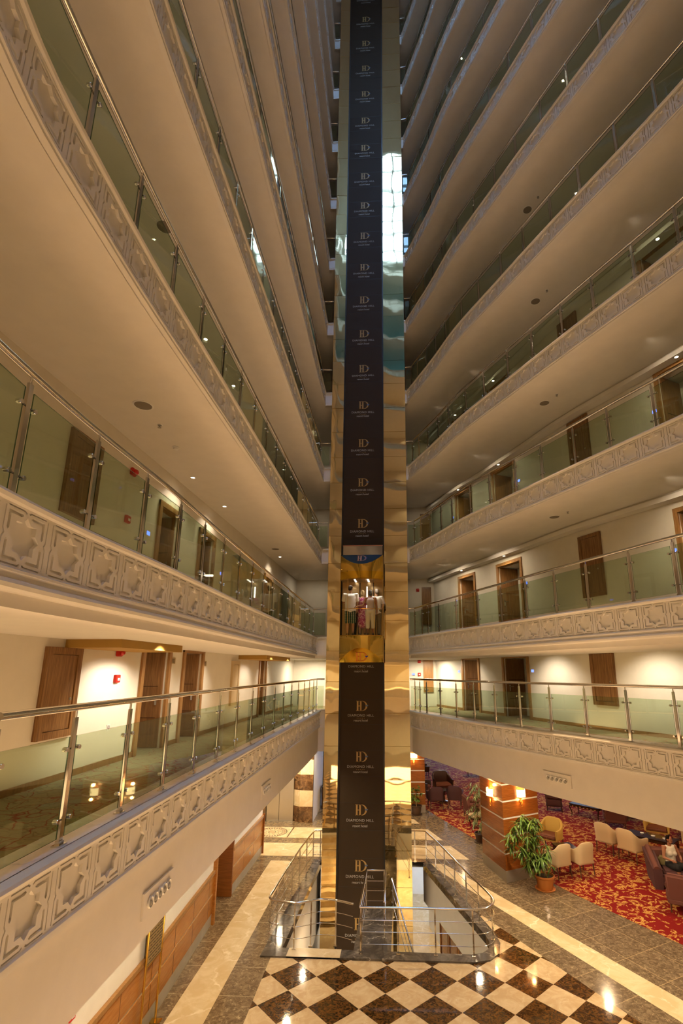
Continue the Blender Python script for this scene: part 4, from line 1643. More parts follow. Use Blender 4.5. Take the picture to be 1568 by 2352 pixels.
hatch(WR, 13.45, 14.15, 12.2, 14.02, 'zebrano service hatch on the third storey slanting corridor wall')
hatch(WR, 13.45, 14.15, 15.7, 17.54, 'zebrano service hatch on the fourth storey slanting corridor wall, only its top showing')
for k_, (za, zb_) in {1: (5.8, 7.15), 2: (8.7, 10.4), 3: (12.2, 13.9)}.items():
    r = empty('service_hatch', (1.05, YEND, za), '%s service hatch on the end wall beside the shaft, %s storey' % (['', 'pale oak', 'dark brown', 'dark wood'][k_], ORD[k_]), 'wall hatch')
    m_ = MB()
    for x in (-.18, .18):
        m_.box((x, -.03, (zb_ - za) / 2), (.06, .06, zb_ - za), 'oak_frame' if k_ == 1 else 'zebrano')
    for z in (.03, zb_ - za - .03):
        m_.box((0, -.03, z), (.32, .06, .06), 'oak_frame' if k_ == 1 else 'zebrano')
    m_.build('frame', r)
    MB().box((0, -.02, (zb_ - za) / 2), (.32, .03, zb_ - za - .1), 'oak_frame' if k_ == 1 else 'zebrano').build('panel', r)

def wall_item(kind, cu, y, z, label, group=None):
    s = s_at(cu, y)
    p, t, n = cu.at(s)
    rz = atan2(n.y, n.x) - pi / 2
    return item(kind, (p.x, p.y, z), rz, label, group)
def item(kind, loc, rz, label, group=None):
    if kind == 'thermostat':
        r = empty('thermostat', loc, label, 'thermostat', group, rz)
        MB().rbox((0, -.012, 0), (.15, .024, .11), 'white_plastic', .008).build('housing', r)
        MB().box((0, -.025, .004), (.115, .004, .075), 'display').build('screen', r)
    elif kind == 'siren':
        r = empty('alarm_siren', loc, label, 'alarm siren', group, rz)
        MB().rbox((0, -.03, 0), (.14, .06, .14), 'red_plastic', .012).build('housing', r)
        MB().lathe([(.05, 0), (.055, .02), (.035, .05), (.0, .055)], 'red_plastic', (.01, -.06, 0), 16, rot=Matrix.Rotation(pi / 2, 3, 'X')).build('horn', r)
    elif kind == 'callpoint':
        r = empty('fire_call_point', loc, label, 'alarm call point', group, rz)
        MB().rbox((0, -.028, 0), (.13, .056, .13), 'red_plastic', .008).build('housing', r)
        MB().box((.005, -.058, -.008), (.06, .004, .045), 'white_plastic').build('button', r)
    elif kind == 'socket':
        r = empty('wall_socket', loc, label, 'socket', group, rz)
        MB().rbox((0, -.006, 0), (.10, .012, .10), 'white_plastic', .006).build('plate', r)
        MB().lathe([(.0, 0), (.034, 0), (.034, .004), (.0, .004)], 'grey_plastic', (0, -.012, 0), 16, rot=Matrix.Rotation(pi / 2, 3, 'X')).build('outlet', r)
    elif kind == 'sign':
        r = empty('room_sign', loc, label, 'door sign', group, rz)
        MB().rbox((0, -.008, 0), (.19, .016, .13), 'sign_plate', .004).build('plate', r)
        m_ = MB()
        for z in (.025, -.005, -.032):
            m_.box((-.01, -.017, z), (.11, .003, .012), 'sign_dark')
        m_.build('lettering', r)
    elif kind == 'speaker':
        r = empty('ceiling_speaker', loc, label, 'ceiling speaker', group, rz)
        MB().lathe([(.155, 0), (.155, -.008), (.14, -.014), (.13, -.008)], 'white_plastic', n=24).build('rim', r)
        MB().lathe([(.0, -.006), (.13, -.006), (.13, -.009), (.0, -.012)], 'grille', n=24).build('grille', r)
    elif kind == 'sprinkler':
        r = empty('sprinkler', loc, label, 'sprinkler', group, rz)
        MB().lathe([(.035, 0), (.035, -.008), (.012, -.012), (.010, -.04), (.03, -.045), (.03, -.05), (.0, -.05)], 'grey_plastic', n=14).build('head', r)
        MB().lathe([(.0, 0), (.05, 0), (.05, -.005), (.0, -.006)], 'white_plastic', n=16).build('rose', r)
    elif kind == 'detector':
        r = empty('smoke_detector', loc, label, 'smoke detector', group, rz)
        MB().lathe([(.065, 0), (.065, -.02), (.0, -.02)], 'white_plastic', n=20).build('base', r)
        MB().lathe([(.05, -.02), (.045, -.045), (.03, -.055), (.0, -.055)], 'white_plastic', n=20).build('chamber', r)
    elif kind == 'downlight':
        r = empty('downlight', loc, label, 'downlight', group, rz)
        MB().lathe([(.055, 0), (.055, -.006), (.042, -.010), (.040, -.004)], 'steel', n=18).build('rim', r)
        MB().lathe([(.0, -.005), (.040, -.005), (.040, -.007), (.0, -.008)], 'lamp_glow', n=18).build('lamp', r)
    return r
STN = {1: 'lowest', 2: 'second', 3: 'third', 4: 'fourth', 5: 'fifth', 6: 'sixth'}
wall_item('siren', WL, 7.05 * 1.2, 7.02, 'red alarm siren high on the lowest straight corridor wall, above the red call point')
wall_item('callpoint', WL, 7.06 * 1.2, 6.58, 'square red fire call point below the siren, lowest straight corridor')
wall_item('socket', WL, 7.02 * 1.2, 5.80, 'white wall socket low on the lowest straight corridor wall seen through the glass')
wall_item('sign', WL, 10.56, 6.92, 'small brass door sign between the first two doors of the lowest straight corridor')
wall_item('sign', WL, 12.30, 6.88, 'small brass door sign past the middle door of the lowest straight corridor')
wall_item('sign', WL, 18.15, 6.85, 'small pale door sign past the far door of the lowest straight corridor')
wall_item('siren', WL, 8.22, 10.24, 'dark red alarm siren on the second storey wall, straight gallery')
wall_item('callpoint', WL, 8.22, 9.34, 'red fire call point behind second storey glass, straight gallery')
wall_item('thermostat', WL, 8.97, 9.29, 'blue lit thermostat before the near door, second storey straight gallery')
wall_item('thermostat', WL, 12.87, 9.25, 'blue lit thermostat past the middle door, second storey straight gallery')
for k in (1, 2, 3):
    dz = {1: 6.70, 2: 9.52, 3: 13.13}[k]
    wall_item('thermostat', WR, 16.45, dz, 'blue lit thermostat beside the middle door of the slanting corridor, %s storey' % STN[k])
    wall_item('thermostat', WR, 20.55, dz - .03, 'small blue lit thermostat at the far door of the slanting corridor, %s storey' % STN[k])
    if k > 1:
        wall_item('thermostat', WR, 11.75, dz - .05, 'blue lit thermostat beside the near door of the slanting corridor, %s storey' % STN[k])
    if k < 3:
        item('siren', (.66, YEND, dz + (.4 if k == 1 else .75)), 0, '%s alarm siren on the end wall right by the shaft, %s storey' % (['', 'bright red', 'dark red'][k], STN[k]))
item('callpoint', (.66, YEND, 6.55), 0, 'red fire call point on the end wall by the shaft, lowest storey')
item('thermostat', (.40, YEND, 6.55), 0, 'pale thermostat on the end wall hard against the shaft, lowest storey')
for k in (3, 4, 5, 6):
    item('thermostat', (.55, YEND, ZC[k] + .8), 0, 'tiny blue lit thermostat on the end wall by the shaft, %s storey' % STN[k])
# lobby alarm near the bottom left corner
s_ = Curve(WLB, -1, smooth=False)
item('callpoint', (-5.02, 8.50, 1.74), pi / 2, 'red fire call point on the white lobby wall above the wainscot, bottom corner of view')
for k in range(2, 8):
    so = SOF[k]
    nx_ = ORD[k]
    if k <= 5:
        item('speaker', (4.14, 13.18, so), 0, 'round ceiling speaker under the slanting gallery soffit, %s storey' % nx_)
        item('sprinkler', (4.36, 12.74, so), 0, 'sprinkler head next to the round speaker, slanting gallery soffit, %s storey' % nx_)
    if k <= 3:
        item('speaker', (-4.06, 6.86, so), 0, 'round ceiling speaker under the straight gallery soffit, %s storey' % nx_)
    if k == 2:
        item('sprinkler', (-4.11, 7.51, so), 0, 'small sprinkler between the speaker and the smoke detector, second storey soffit')
        item('detector', (-4.22, 8.37, so), 0, 'white smoke detector under the straight gallery soffit, second storey')
        item('speaker', (-4.38, 16.38, so), 0, 'far round ceiling speaker under the straight gallery soffit, second storey')
# fascia air nozzles
def vent(cu, y, z, w, label):
    p, t, n = cu.at(s_at(cu, y))
    q = p - n * .06
    r = empty('air_nozzle_panel', (q.x, q.y, z), label, 'air vent', None, atan2(n.y, n.x) + pi / 2)
    m_ = MB()
    m_.box((0, -.012, 0), (w, .024, .26), 'white_plaster')
    m_.build('plate', r)
    for i in range(5):
        m_ = MB()
        x = (i - 2) * w * .155
        m_.lathe([(.058, 0), (.062, .012), (.052, .022), (.04, .010), (.03, -.008), (.0, -.010)], 'white_plastic', (x, -.024, 0), 20, rot=Matrix.Rotation(pi / 2, 3, 'X'))
        m_.lathe([(.0, .002), (.030, .002), (.024, .02), (.0, .024)], 'grey_plastic', (x + .008, -.026, -.012), 14, rot=Matrix.Rotation(pi / 2, 3, 'X'))
        m_.build('nozzle', r)
vent(RE[1], 12.57, 4.27, .80, 'plate of five round air nozzles below the carved frieze, lounge side')
vent(LE[1], 6.35, 4.22, .76, 'plate of five round air nozzles below the carved frieze above the sign stand')
vent(LE[1], 11.40, 4.24, .76, 'plate of five round air nozzles below the frieze near the striped pier')
# exit sign in the lowest straight corridor end
ex_ = empty('exit_sign', (-2.2, YEND - .03, 6.95), 'green lit exit sign behind the shaft, lowest storey', 'exit sign')
MB().box((0, 0, 0), (.4, .03, .16), 'exit_green').build('panel', ex_)

# brass sign stand in the lobby
sd = empty('sign_stand', (-4.98, 11.38, 0), 'tall brass stand holding a directory board in front of the wainscot', 'sign stand', rz=0)
for y in (-.62, 0):
    m_ = MB(); m_.box((-.02, y, .012), (.26, .15, .024), 'brass'); m_.build('foot', sd)
    m_ = MB(); m_.tube([(0, y, .02), (0, y, 1.95)], .022, 'brass', 10); m_.build('upright', sd)
m_ = MB(); m_.box((0, -.31, 1.53), (.02, .56, .64), 'sign_plate')
bd = m_.build('board', sd)
m_ = MB()
for i in range(6):
    m_.box((.013, -.31, 1.25 + i * .115), (.006, .54, .010), 'sign_dark')
for i in range(5):
    for q in range(4):
        m_.box((.013, -.49 + q * .12 + .01 * (i % 2), 1.305 + i * .115), (.004, .07 + .02 * ((i + q) % 2), .014), 'sign_dark')
m_.build('lettering', bd)
m_ = MB(); m_.box((0, -.31, 1.205), (.03, .58, .02), 'brass'); m_.build('lower_bar', sd)
# dark cabinet beyond the bright wall
cb = empty('cabinet', (-4.02, 27.0, 0), 'dark cabinet standing beyond the bright white wall by the shaft', 'cabinet')
MB().box((0, 0, .5), (.36, .5, 1.0), 'dark_wood').build('body', cb)
MB().box((0, 0, 1.02), (.42, .55, .04), 'black_edge').build('top', cb)

item('socket', (-5.44, 18.92, .55), pi / 2, 'white socket plate on the wainscot past the dark doorway')

# ================================================================== wood-clad pillars and wall lamps
def pillar(corner, u, v, wu, wv, label, stripe=.04):
    """corner nearest the camera; u, v unit directions of the two faces going back."""
    u, v = Vector(u).normalized(), Vector(v).normalized()
    c = Vector(corner)
    r = empty('pillar', (c.x, c.y, 0), label, 'pillar', kind='structure')
    def ring(o):
        a = -u * o - v * o
        return [(a.x, a.y), ((u * (wu + o) - v * o).x, (u * (wu + o) - v * o).y), ((u * (wu + o) + v * (wv + o)).x, (u * (wu + o) + v * (wv + o)).y), ((-u * o + v * (wv + o)).x, (-u * o + v * (wv + o)).y)]
    MB().prism(ccw(ring(.012)), 0, .34, 'satin_metal').build('steel_base', r, smooth=0)
    z = .34
    step = .525
    m_, st = MB(), MB()
    while z < H1 - .05:
        z2 = min(z + step - .05, H1)
        m_.prism(ccw(ring(.008)), z, z2, 'pillar_veneer', caps=True)
        if z2 < H1:
            st.prism(ccw(ring(.0)), z2, min(z2 + .055, H1), 'white_plastic')
        z = z2 + .05
    m_.build('veneer_panels', r, smooth=0)
    st.build('pale_stripes', r, smooth=0)
    return r
pillar((3.24, 18.40), (-.29, .97), (.95, .55), 1.72, 1.55, 'square pillar clad in red-brown veneer with pale stripes and two lit wall lamps')
pillar((.20, 26.48), (-.4, .9), (.97, .05), .8, .74, 'striped veneer pillar far back by the shaft, small potted plant before it')

def sconce(loc, rz, label):
    r = empty('wall_lamp', loc, label, 'wall lamp', 'lit wall lamps on the striped pillars', rz)
    m_ = MB()
    m_.box((0, -.012, -.16), (.05, .024, .34), 'gold_frame')
    m_.tube([(0, -.02, -.12), (0, -.10, -.14), (0, -.13, -.08)], .010, 'gold_frame', 8)
    m_.build('bracket', r)
    for z, rr in ((-.28, .06), (-.39, .05)):
        m_ = MB()
        m_.tube([(rr * .62 * cos(2 * pi * i / 16), -.05, z + rr * sin(2 * pi * i / 16)) for i in range(16)], .009, 'gold_frame', 8, closed=True)
        m_.build('scroll_ring', r)
    m_ = MB()
    n = 18
    vs, fs = [], []
    for i in range(n + 1):
        a = pi * i / n
        for z in (-.12, .13):
            vs.append((.17 * cos(a), -.02 - .15 * sin(a), z))
    for i in range(n):
        fs.append((2 * i, 2 * i + 2, 2 * i + 3, 2 * i + 1))
    m_.add(vs, fs, 'shade_glow')
    sh_ = m_.build('lamp_shade', r, smooth=60)
    m_ = MB()
    for i in range(n):
        for z in (-.12, .13):
            p0, p1 = vs[2 * i], vs[2 * i + 2]
            m_.bar((p0[0], p0[1], z), (p1[0], p1[1], z), .012, .012, 'gold_frame')
    for x in (-.03, .0, .03):
        m_.box((x, -.172, -.01), (.008, .006, .09 if x else .05), 'gold_frame')
    m_.build('shade_trim', sh_)
    M = Matrix.Rotation(rz, 3, 'Z')
    p = Vector(loc) + M @ Vector((0, -.12, .22))
    light('POINT', 'lamp_bulb', p, 16, (1.0, .52, .16), .05)
    p = Vector(loc) + M @ Vector((0, -.14, -.24))
    light('POINT', 'lamp_bulb', p, 7, (1.0, .52, .16), .05)
    return r
def face_rz(n):   # local -y looks along n
    return atan2(n[1], n[0]) + pi / 2
u_, v_ = Vector((-.29, .97)).normalized(), Vector((.95, .55)).normalized()
nu = Vector((-u_.y, u_.x)); nu = nu if nu.dot(v_) < 0 else -nu
nv = Vector((-v_.y, v_.x)); nv = nv if nv.dot(u_) < 0 else -nv
pA = Vector((3.24, 18.40)) + u_ * .80 + nu * .012
pB = Vector((3.24, 18.40)) + v_ * .78 + nv * .012
sconce((pA.x, pA.y, 2.56), face_rz(nu), 'lit wall lamp on the lobby face of the big striped pillar')
sconce((pB.x, pB.y, 2.62), face_rz(nv), 'lit wall lamp above the large potted plant on the striped pillar')
sconce((.42, 26.46, 2.60), face_rz((-.05, -1)), 'lit wall lamp half hidden by the lift shaft on the far pillar')

# ================================================================== lounge furniture
def tub_shell(mb, w, d, hb, ha, matn, z0=.43, t=.055, seat=True, n=26, curve=1.0):
    """U-shaped upholstered back and arms; opening faces -y."""
    pts = []
    for i in range(n + 1):
        a = pi * i / n
        c_ = cos(a); s_ = max(0.0, sin(a))
        e = .42
        x = w / 2 * (abs(c_) ** e) * (1 if c_ >= 0 else -1)
        y = -d * .42 + d * .92 * (s_ ** e)
        hh = ha + (hb - ha) * (max(0.0, s_) ** 1.6)
        pts.append((x, y, hh))
    vs, fs = [], []
    m_ = 6
    for i, (x, y, hh) in enumerate(pts):
        a = pts[max(i - 1, 0)]; b_ = pts[min(i + 1, n)]
        tx, ty = b_[0] - a[0], b_[1] - a[1]
        l = sqrt(tx * tx + ty * ty) or 1
        nx_, ny_ = ty / l, -tx / l          # outward
        fl = .03 * max(0, (y / d))
        o = [(0, z0), (.012, (z0 + hh) / 2), (.03, hh - .03), (.010, hh), (-t + .01, hh), (-t - .015, hh - .03), (-t, z0)]
        vs += [(x + nx_ * q, y + ny_ * q, z) for q, z in o]
    k = 7
    for i in range(n):
        for j in range(k):
            fs.append((i * k + j, i * k + (j + 1) % k, (i + 1) * k + (j + 1) % k, (i + 1) * k + j))
    fs.append(tuple(range(k))); fs.append(tuple(n * k + j for j in range(k - 1, -1, -1)))
    mb.add(vs, fs, matn)
def tapered_leg(mb, p, h, r0, r1, matn, splay=(0, 0)):
    mb.tube([(p[0] + splay[0], p[1] + splay[1], 0), (p[0], p[1], h)], r0, matn, 8, rs=[r1, r0])
def tub_chair(name, loc, rz, label, shell, seatm, w=.66, d=.62, hb=.86, ha=.66, group=None, k=1.1, legm='leg_wood', cat='armchair'):
    r = empty(name, loc, label, cat, group, rz)
    w, d, hb, ha = w * k, d * k, hb * k, ha * k
    m_ = MB(); tub_shell(m_, w, d, hb, ha, shell); m_.build('tub_back', r, smooth=50)
    m_ = MB(); m_.rbox((0, .0, .50), (w - .12, d * .86, .13), seatm, .04); m_.build('seat_cushion', r, smooth=50)
    m_ = MB(); m_.box((0, .02, .415), (w - .10, d * .82, .06), shell); m_.build('seat_rail', r)
    for sx in (-1, 1):
        for y, sp in ((-d * .34, -.02), (d * .36, .05)):
            m_ = MB(); tapered_leg(m_, (0, 0), .43, .026, .016, legm, (sx * .01, sp))
            m_.build('leg', r, (sx * (w / 2 - .08), y, 0))
    return r
def wing_chair(name, loc, rz, label, fab, seatm, w=.84, d=.80, hb=.98, group=None):
    r = empty(name, loc, label, 'armchair', group, rz)
    m_ = MB()
    m_.rbox((0, d * .36, .60), (w - .06, .18, hb - .24), fab, .06, rot=Matrix.Rotation(-.14, 3, 'X'))
    m_.build('backrest', r, smooth=50)
    for sx in (-1, 1):
        m_ = MB()
        m_.rbox((sx * (w / 2 - .08), 0, .42), (.16, d * .86, .36), fab, .06)
        m_.tube([(sx * (w / 2 - .07), -d * .45, .61), (sx * (w / 2 - .07), d * .36, .66)], .085, fab, 12)
        m_.build('armrest', r, smooth=50)
    m_ = MB(); m_.rbox((0, -.04, .40), (w - .30, d * .78, .16), seatm, .05); m_.build('seat_cushion', r, smooth=50)
    m_ = MB(); m_.rbox((0, 0, .28), (w - .06, d * .9, .14), fab, .03); m_.build('seat_base', r, smooth=50)
    for sx in (-1, 1):
        for y in (-d * .38, d * .38):
            m_ = MB(); tapered_leg(m_, (0, 0), .22, .028, .018, 'leg_wood', (sx * .01, .03 if y > 0 else -.02)); m_.build('leg', r, (sx * (w / 2 - .1), y, 0))
    return r
def cabriole(mb, p, h, sx, sy, mt, gm):
    path, rs = [], []
    for i in range(11):
        t = i / 10
        k = .05 * sin(pi * t * 1.7) * (1 - t) - .035 * sin(pi * t) * t
        path.append((p[0] + sx * k, p[1] + sy * k, h * (1 - t)))
        rs.append(.036 * (1 - t) + .016 * t + (.012 if i == 10 else 0))
    mb.tube(path, .03, mt, 8, rs=rs)
def low_table(name, loc, rz, label, w, d, h, legs='plain', trim='gold_frame'):
    r = empty(name, loc, label, 'table', None, rz)
    m_ = MB(); m_.rbox((0, 0, h - .02), (w, d, .04), 'table_top', .012); m_.build('tabletop', r, smooth=40)
    m_ = MB(); m_.box((0, 0, h - .085), (w - .08, d - .08, .09), 'dark_wood')
    if legs == 'gold':
        for sy in (-1, 1):
            for q in range(7):
                m_.sphere(((q - 3) * (w - .2) / 7, sy * (d / 2 - .038), h - .10 - .015 * (q % 2)), .028, trim, 8, 6, (1.5, .4, .8))
    m_.build('apron', r)
    for sx in (-1, 1):
        for sy in (-1, 1):
            m_ = MB()
            if legs == 'gold':
                cabriole(m_, (0, 0), h - .05, sx, sy, 'dark_wood', trim)
                m_.sphere((sx * .02, sy * .02, h - .13), .035, trim, 8, 6, (1, 1, 1.5))
                m_.sphere((-sx * .0, 0, .03), .025, trim, 8, 6)
            else:
                m_.box((0, 0, (h - .04) / 2), (.07, .07, h - .04), 'dark_wood')
            m_.build('leg', r, (sx * (w / 2 - .07), sy * (d / 2 - .07), 0))
    return r
def pedestal_table(loc, label):
    r = empty('side_table', loc, label, 'table')
    MB().lathe([(.0, .56), (.34, .56), (.34, .60), (.0, .60)], 'table_top', n=28).build('tabletop', r)
    MB().lathe([(.22, 0), (.22, .03), (.06, .08), (.05, .3), (.07, .52), (.14, .56)], 'dark_wood', n=16).build('pedestal', r)
    return r
# brown leather group beyond the shaft
GB = 'brown leather tub chairs beyond the shaft'
tub_chair('tub_chair', (1.15, 34.6, 0), radians(100), 'dark leather tub chair farthest back, half hidden behind the far pillar', 'dark_leather', 'dark_leather', .72, .68, .95, .68, GB)
tub_chair('tub_chair', (.95, 29.6, 0), radians(75), 'brown leather tub chair cut by the far pillar, seat turned to the round table', 'dark_leather', 'seat_brown', .84, .74, .98, .70, GB)
tub_chair('tub_chair', (2.05, 30.3, 0), radians(12), 'shiny dark leather tub chair facing the camera behind the round table', 'dark_leather', 'seat_brown', .95, .80, 1.05, .72, GB)
tub_chair('tub_chair', (1.47, 27.25, 0), radians(192), 'plum tub chair seen from behind, next to the far pillar', 'plum_fabric', 'seat_brown', .70, .62, .96, .72, GB)
tub_chair('tub_chair', (2.48, 27.55, 0), radians(168), 'plum tub chair seen from behind, right of its twin at the round table', 'plum_fabric', 'seat_brown', .70, .62, .96, .72, GB)
pedestal_table((2.0, 28.6, 0), 'dark round pedestal table among the leather tub chairs')
tub_chair('tub_chair', (4.45, 35.4, 0), radians(180), 'dark chair legs showing just under the beam, far back on the carpet', 'dark_leather', 'seat_brown', .8, .7, .95, .7)
# behind the tall ficus
wing_chair('wing_chair', (3.15, 25.7, 0), radians(100), 'plum armchair behind the hanging ficus leaves', 'purple_fabric', 'cream_fabric', .9, .85, 1.05)
r = empty('footstool', (3.2, 24.35, 0), 'cream upholstered stool with carved gilded legs behind the ficus', 'stool', rz=radians(20))
MB().rbox((0, 0, .47), (.8, .5, .14), 'cream_fabric', .05).build('cushion', r, smooth=50)
MB().box((0, 0, .37), (.76, .46, .07), 'dark_wood').build('frame', r)
for sx in (-1, 1):
    for sy in (-1, 1):
        m_ = MB(); cabriole(m_, (0, 0), .38, sx, sy, 'dark_wood', 'gold_frame'); m_.sphere((0, 0, .30), .035, 'gold_frame', 8, 6); m_.build('leg', r, (sx * .34, sy * .19, 0))
# gilded table group, right of the striped pillar
wing_chair('wing_chair', (7.35, 27.35, 0), radians(75), 'plum armchair with cream seat beside the gilded table', 'plum_fabric', 'cream_fabric', .86, .85, 1.0)
low_table('coffee_table', (8.55, 26.1, 0), radians(-45), 'dark glossy coffee table with gilded cabriole legs', 1.45, .85, .56, 'gold')
wing_chair('wing_chair', (9.25, 24.75, 0), radians(165), 'plum armchair seen from behind at the gilded table', 'purple_fabric', 'cream_fabric', .92, .85, 1.0)
wing_chair('wing_chair', (10.35, 26.0, 0), radians(200), 'plum armchair mostly under the beam, farther right than its twin', 'purple_fabric', 'cream_fabric', .9, .85, .95)
# cream tub chairs
GC = 'cream tub chairs in the lounge'
tub_chair('tub_chair', (7.72, 21.45, 0), radians(127), 'cream tub chair seen from behind at the dark table, farther of the pair', 'cream_fabric', 'seat_brown', .74, .72, .98, .72, GC)
tub_chair('tub_chair', (8.22, 20.62, 0), radians(125), 'cream tub chair seen from behind at the dark table, nearer of the pair', 'cream_fabric', 'seat_brown', .76, .74, 1.0, .72, GC)
low_table('coffee_table', (9.35, 21.55, 0), radians(-42), 'plain dark coffee table with blue window sheen and glass ashtrays', 1.75, .75, .55)
tub_chair('tub_chair', (10.15, 22.75, 0), radians(-30), 'cream tub chair with red-brown seat facing the camera past the table', 'yellow_fabric', 'seat_brown', .80, .74, .98, .70, GC)
tub_chair('tub_chair', (5.10, 19.05, 0), radians(208), 'cream tub chair seen from behind right beside the large potted plant', 'cream_fabric', 'seat_brown', .66, .62, .96, .72, GC)
tub_chair('tub_chair', (5.93, 19.27, 0), radians(203), 'cream tub chair seen from behind, second from the large potted plant', 'cream_fabric', 'seat_brown', .64, .62, .96, .72, GC)
tub_chair('tub_chair', (5.55, 21.6, 0), radians(320), 'ochre tub chair with red-brown seat peeking out behind the plant leaves', 'yellow_fabric', 'seat_brown', .80, .74, .98, .70, GC)
low_table('coffee_table', (5.75, 20.4, 0), radians(10), 'small dark table hidden behind the two cream chairs by the plant', .7, .7, .52)
for i, (x, y) in enumerate(((9.15, 21.85), (9.40, 21.50), (9.68, 21.2))):
    a_ = empty('ashtray', (x, y, .55), ['clear glass ashtray on the plain dark table, farthest of the row', 'clear glass ashtray in the middle of the plain dark table', 'clear glass ashtray on the near end of the plain dark table'][i], 'ashtray', 'glass ashtrays on the dark table')
    MB().lathe([(.0, 0), (.06, 0), (.075, .035), (.06, .035), (.05, .012), (.0, .010)], 'white_plastic', n=18).build('dish', a_)
# counter at the edge of view
ct = empty('counter', (11.9, 22.4, 0), 'dark-topped counter with beige front behind the sofa, at the edge of view', 'counter', rz=radians(-30))
MB().box((.3, 0, .35), (2.4, .5, .70), 'cream_fabric').build('front', ct)
MB().box((.3, -.03, .95), (2.5, .6, .50), 'dark_wood').build('upper_panel', ct)
# sofa with seated woman
sf = empty('sofa', (8.75, 18.55, 0), 'large plum sofa on the red carpet with a woman sitting in its corner', 'sofa', rz=radians(-14))
MB().rbox((.35, .0, .26), (2.2, 1.15, .30), 'plum_fabric', .05).build('base', sf, smooth=50)
MB().rbox((.42, -.08, .44), (1.8, .85, .14), 'plum_fabric', .05).build('seat_cushion', sf, smooth=50)
m_ = MB(); m_.rbox((.35, .50, .60), (2.2, .22, .62), 'purple_fabric', .08, rot=Matrix.Rotation(-.12, 3, 'X')); m_.build('backrest', sf, smooth=50)
for x in (-.68, 1.42):
    m_ = MB()
    m_.add([(x - .12, -.60, .0), (x + .12, -.60, .0), (x + .12, .55, 0), (x - .12, .55, 0), (x - .14, -.62, .58), (x + .13, -.62, .58), (x + .14, .60, .86), (x - .2, .60, .86)], [(3, 2, 1, 0), (0, 1, 5, 4), (1, 2, 6, 5), (2, 3, 7, 6), (3, 0, 4, 7), (4, 5, 6, 7)], 'plum_fabric')
    m_.tube([(x - .02, -.62, .58), (x - .03, .60, .87)], .085, 'purple_fabric', 12)
    m_.build('armrest', sf, smooth=50)
cs = empty('cushion', (8.48, 18.78, .60), 'olive cushion in the sofa corner behind the woman', 'cushion', rz=radians(-20))
MB().rbox((0, 0, 0), (.38, .14, .34), 'cushion_green', .06, rot=Matrix.Rotation(-.3, 3, 'X')).build('cover', cs, smooth=60)
wing_chair('wing_chair', (8.05, 16.75, 0), radians(150), 'plum armchair seen from behind at the edge of view, nearest the marble walkway', 'purple_fabric', 'plum_fabric', .95, .9, 1.05)

# ================================================================== plants
def leaf_geo(mb, p, d, up, L, w, matn, droop=.3):
    d = Vector(d).normalized(); s_ = d.cross(Vector(up)).normalized()
    if s_.length < .1:
        s_ = Vector((1, 0, 0))
    n_ = s_.cross(d).normalized()
    pts = []
    for t, ww in ((0, .06), (.3, .9), (.62, .8), (1.0, .02)):
        c = Vector(p) + d * (L * t) - Vector((0, 0, 1)) * (droop * L * t * t)
        f_ = n_ * (-.18 * w * ww)
        pts.append((c - s_ * (w / 2 * ww) - f_, c, c + s_ * (w / 2 * ww) - f_))
    vs = [q for tri in pts for q in tri]
    fs = []
    for i in range(3):
        o = i * 3
        fs += [(o, o + 3, o + 4, o + 1), (o + 1, o + 4, o + 5, o + 2)]
    mb.add(vs, fs, matn)
def potted(name, loc, label, pot, stems, leaves, leafm, seed):
    rnd = random.Random(seed)
    r = empty(name, loc, label, 'potted plant')
    m_ = MB(); pr_, h_ = pot[0], pot[1]
    m_.lathe([(.0, .02), (pr_ * .78, .02), (pr_ * .80, .03), (pr_ * .95, h_ - .07), (pr_ * 1.0, h_ - .07), (pr_ * 1.06, h_ - .05), (pr_ * 1.06, h_), (pr_ * .96, h_), (pr_ * .92, h_ - .06), (.0, h_ - .06)], pot[2], n=32)
    m_.build('pot', r, smooth=40)
    MB().lathe([(.0, 0), (pr_ * 1.05, 0), (pr_ * 1.1, .03), (pr_ * 1.05, .035), (pr_ * .98, .012), (.0, .012)], pot[2], n=32).build('saucer', r, smooth=40)
    MB().lathe([(.0, h_ - .075), (pr_ * .93, h_ - .075), (pr_ * .93, h_ - .06), (.0, h_ - .055)], 'soil', n=20).build('soil', r)
    st = MB(); lf = MB()
    for path, rad in stems:
        st.tube(path, rad, 'bark', 7, rs=[rad * (1 - .6 * i / (len(path) - 1)) for i in range(len(path))])
    leaves(rnd, st, lf, leafm)
    st.build('stem', r, smooth=60)
    lf.build('foliage', r, smooth=0)
    return r
def big_leaves(rnd, st, lf, leafm):
    # drooping whorls of long leaves, canopy leaning to the pillar side
    heads = []
    for i in range(74):
        a = rnd.uniform(0, 2 * pi)
        t = rnd.random()
        z = .70 + 1.42 * t
        cx_ = -.22 - .38 * t
        rr = rnd.uniform(.12, .72) * (1 - .75 * abs(t - .5))
        heads.append((cx_ + rr * cos(a) * 1.05, -.12 + rr * sin(a) * .55, z + .05 - .25 * rr))
    for hx, hy, hz in heads:
        bx, bz = -.07 - .33 * max(0, (hz - .6) / 1.5), max(.55, hz - rnd.uniform(.1, .35))
        st.tube([(bx, 0, bz), ((bx + hx) / 2, hy / 2, (bz + hz) / 2 + .07), (hx, hy, hz)], .006, 'bark', 5)
        for q in range(rnd.randint(8, 12)):
            a = rnd.uniform(0, 2 * pi)
            el = rnd.uniform(-.9, .5)
            d = (cos(a) * cos(el), sin(a) * cos(el), sin(el))
            leaf_geo(lf, (hx, hy, hz - .02 * q * .4), d, (0, 0, 1), rnd.uniform(.22, .33), rnd.uniform(.046, .066), leafm, rnd.uniform(.25, .7))
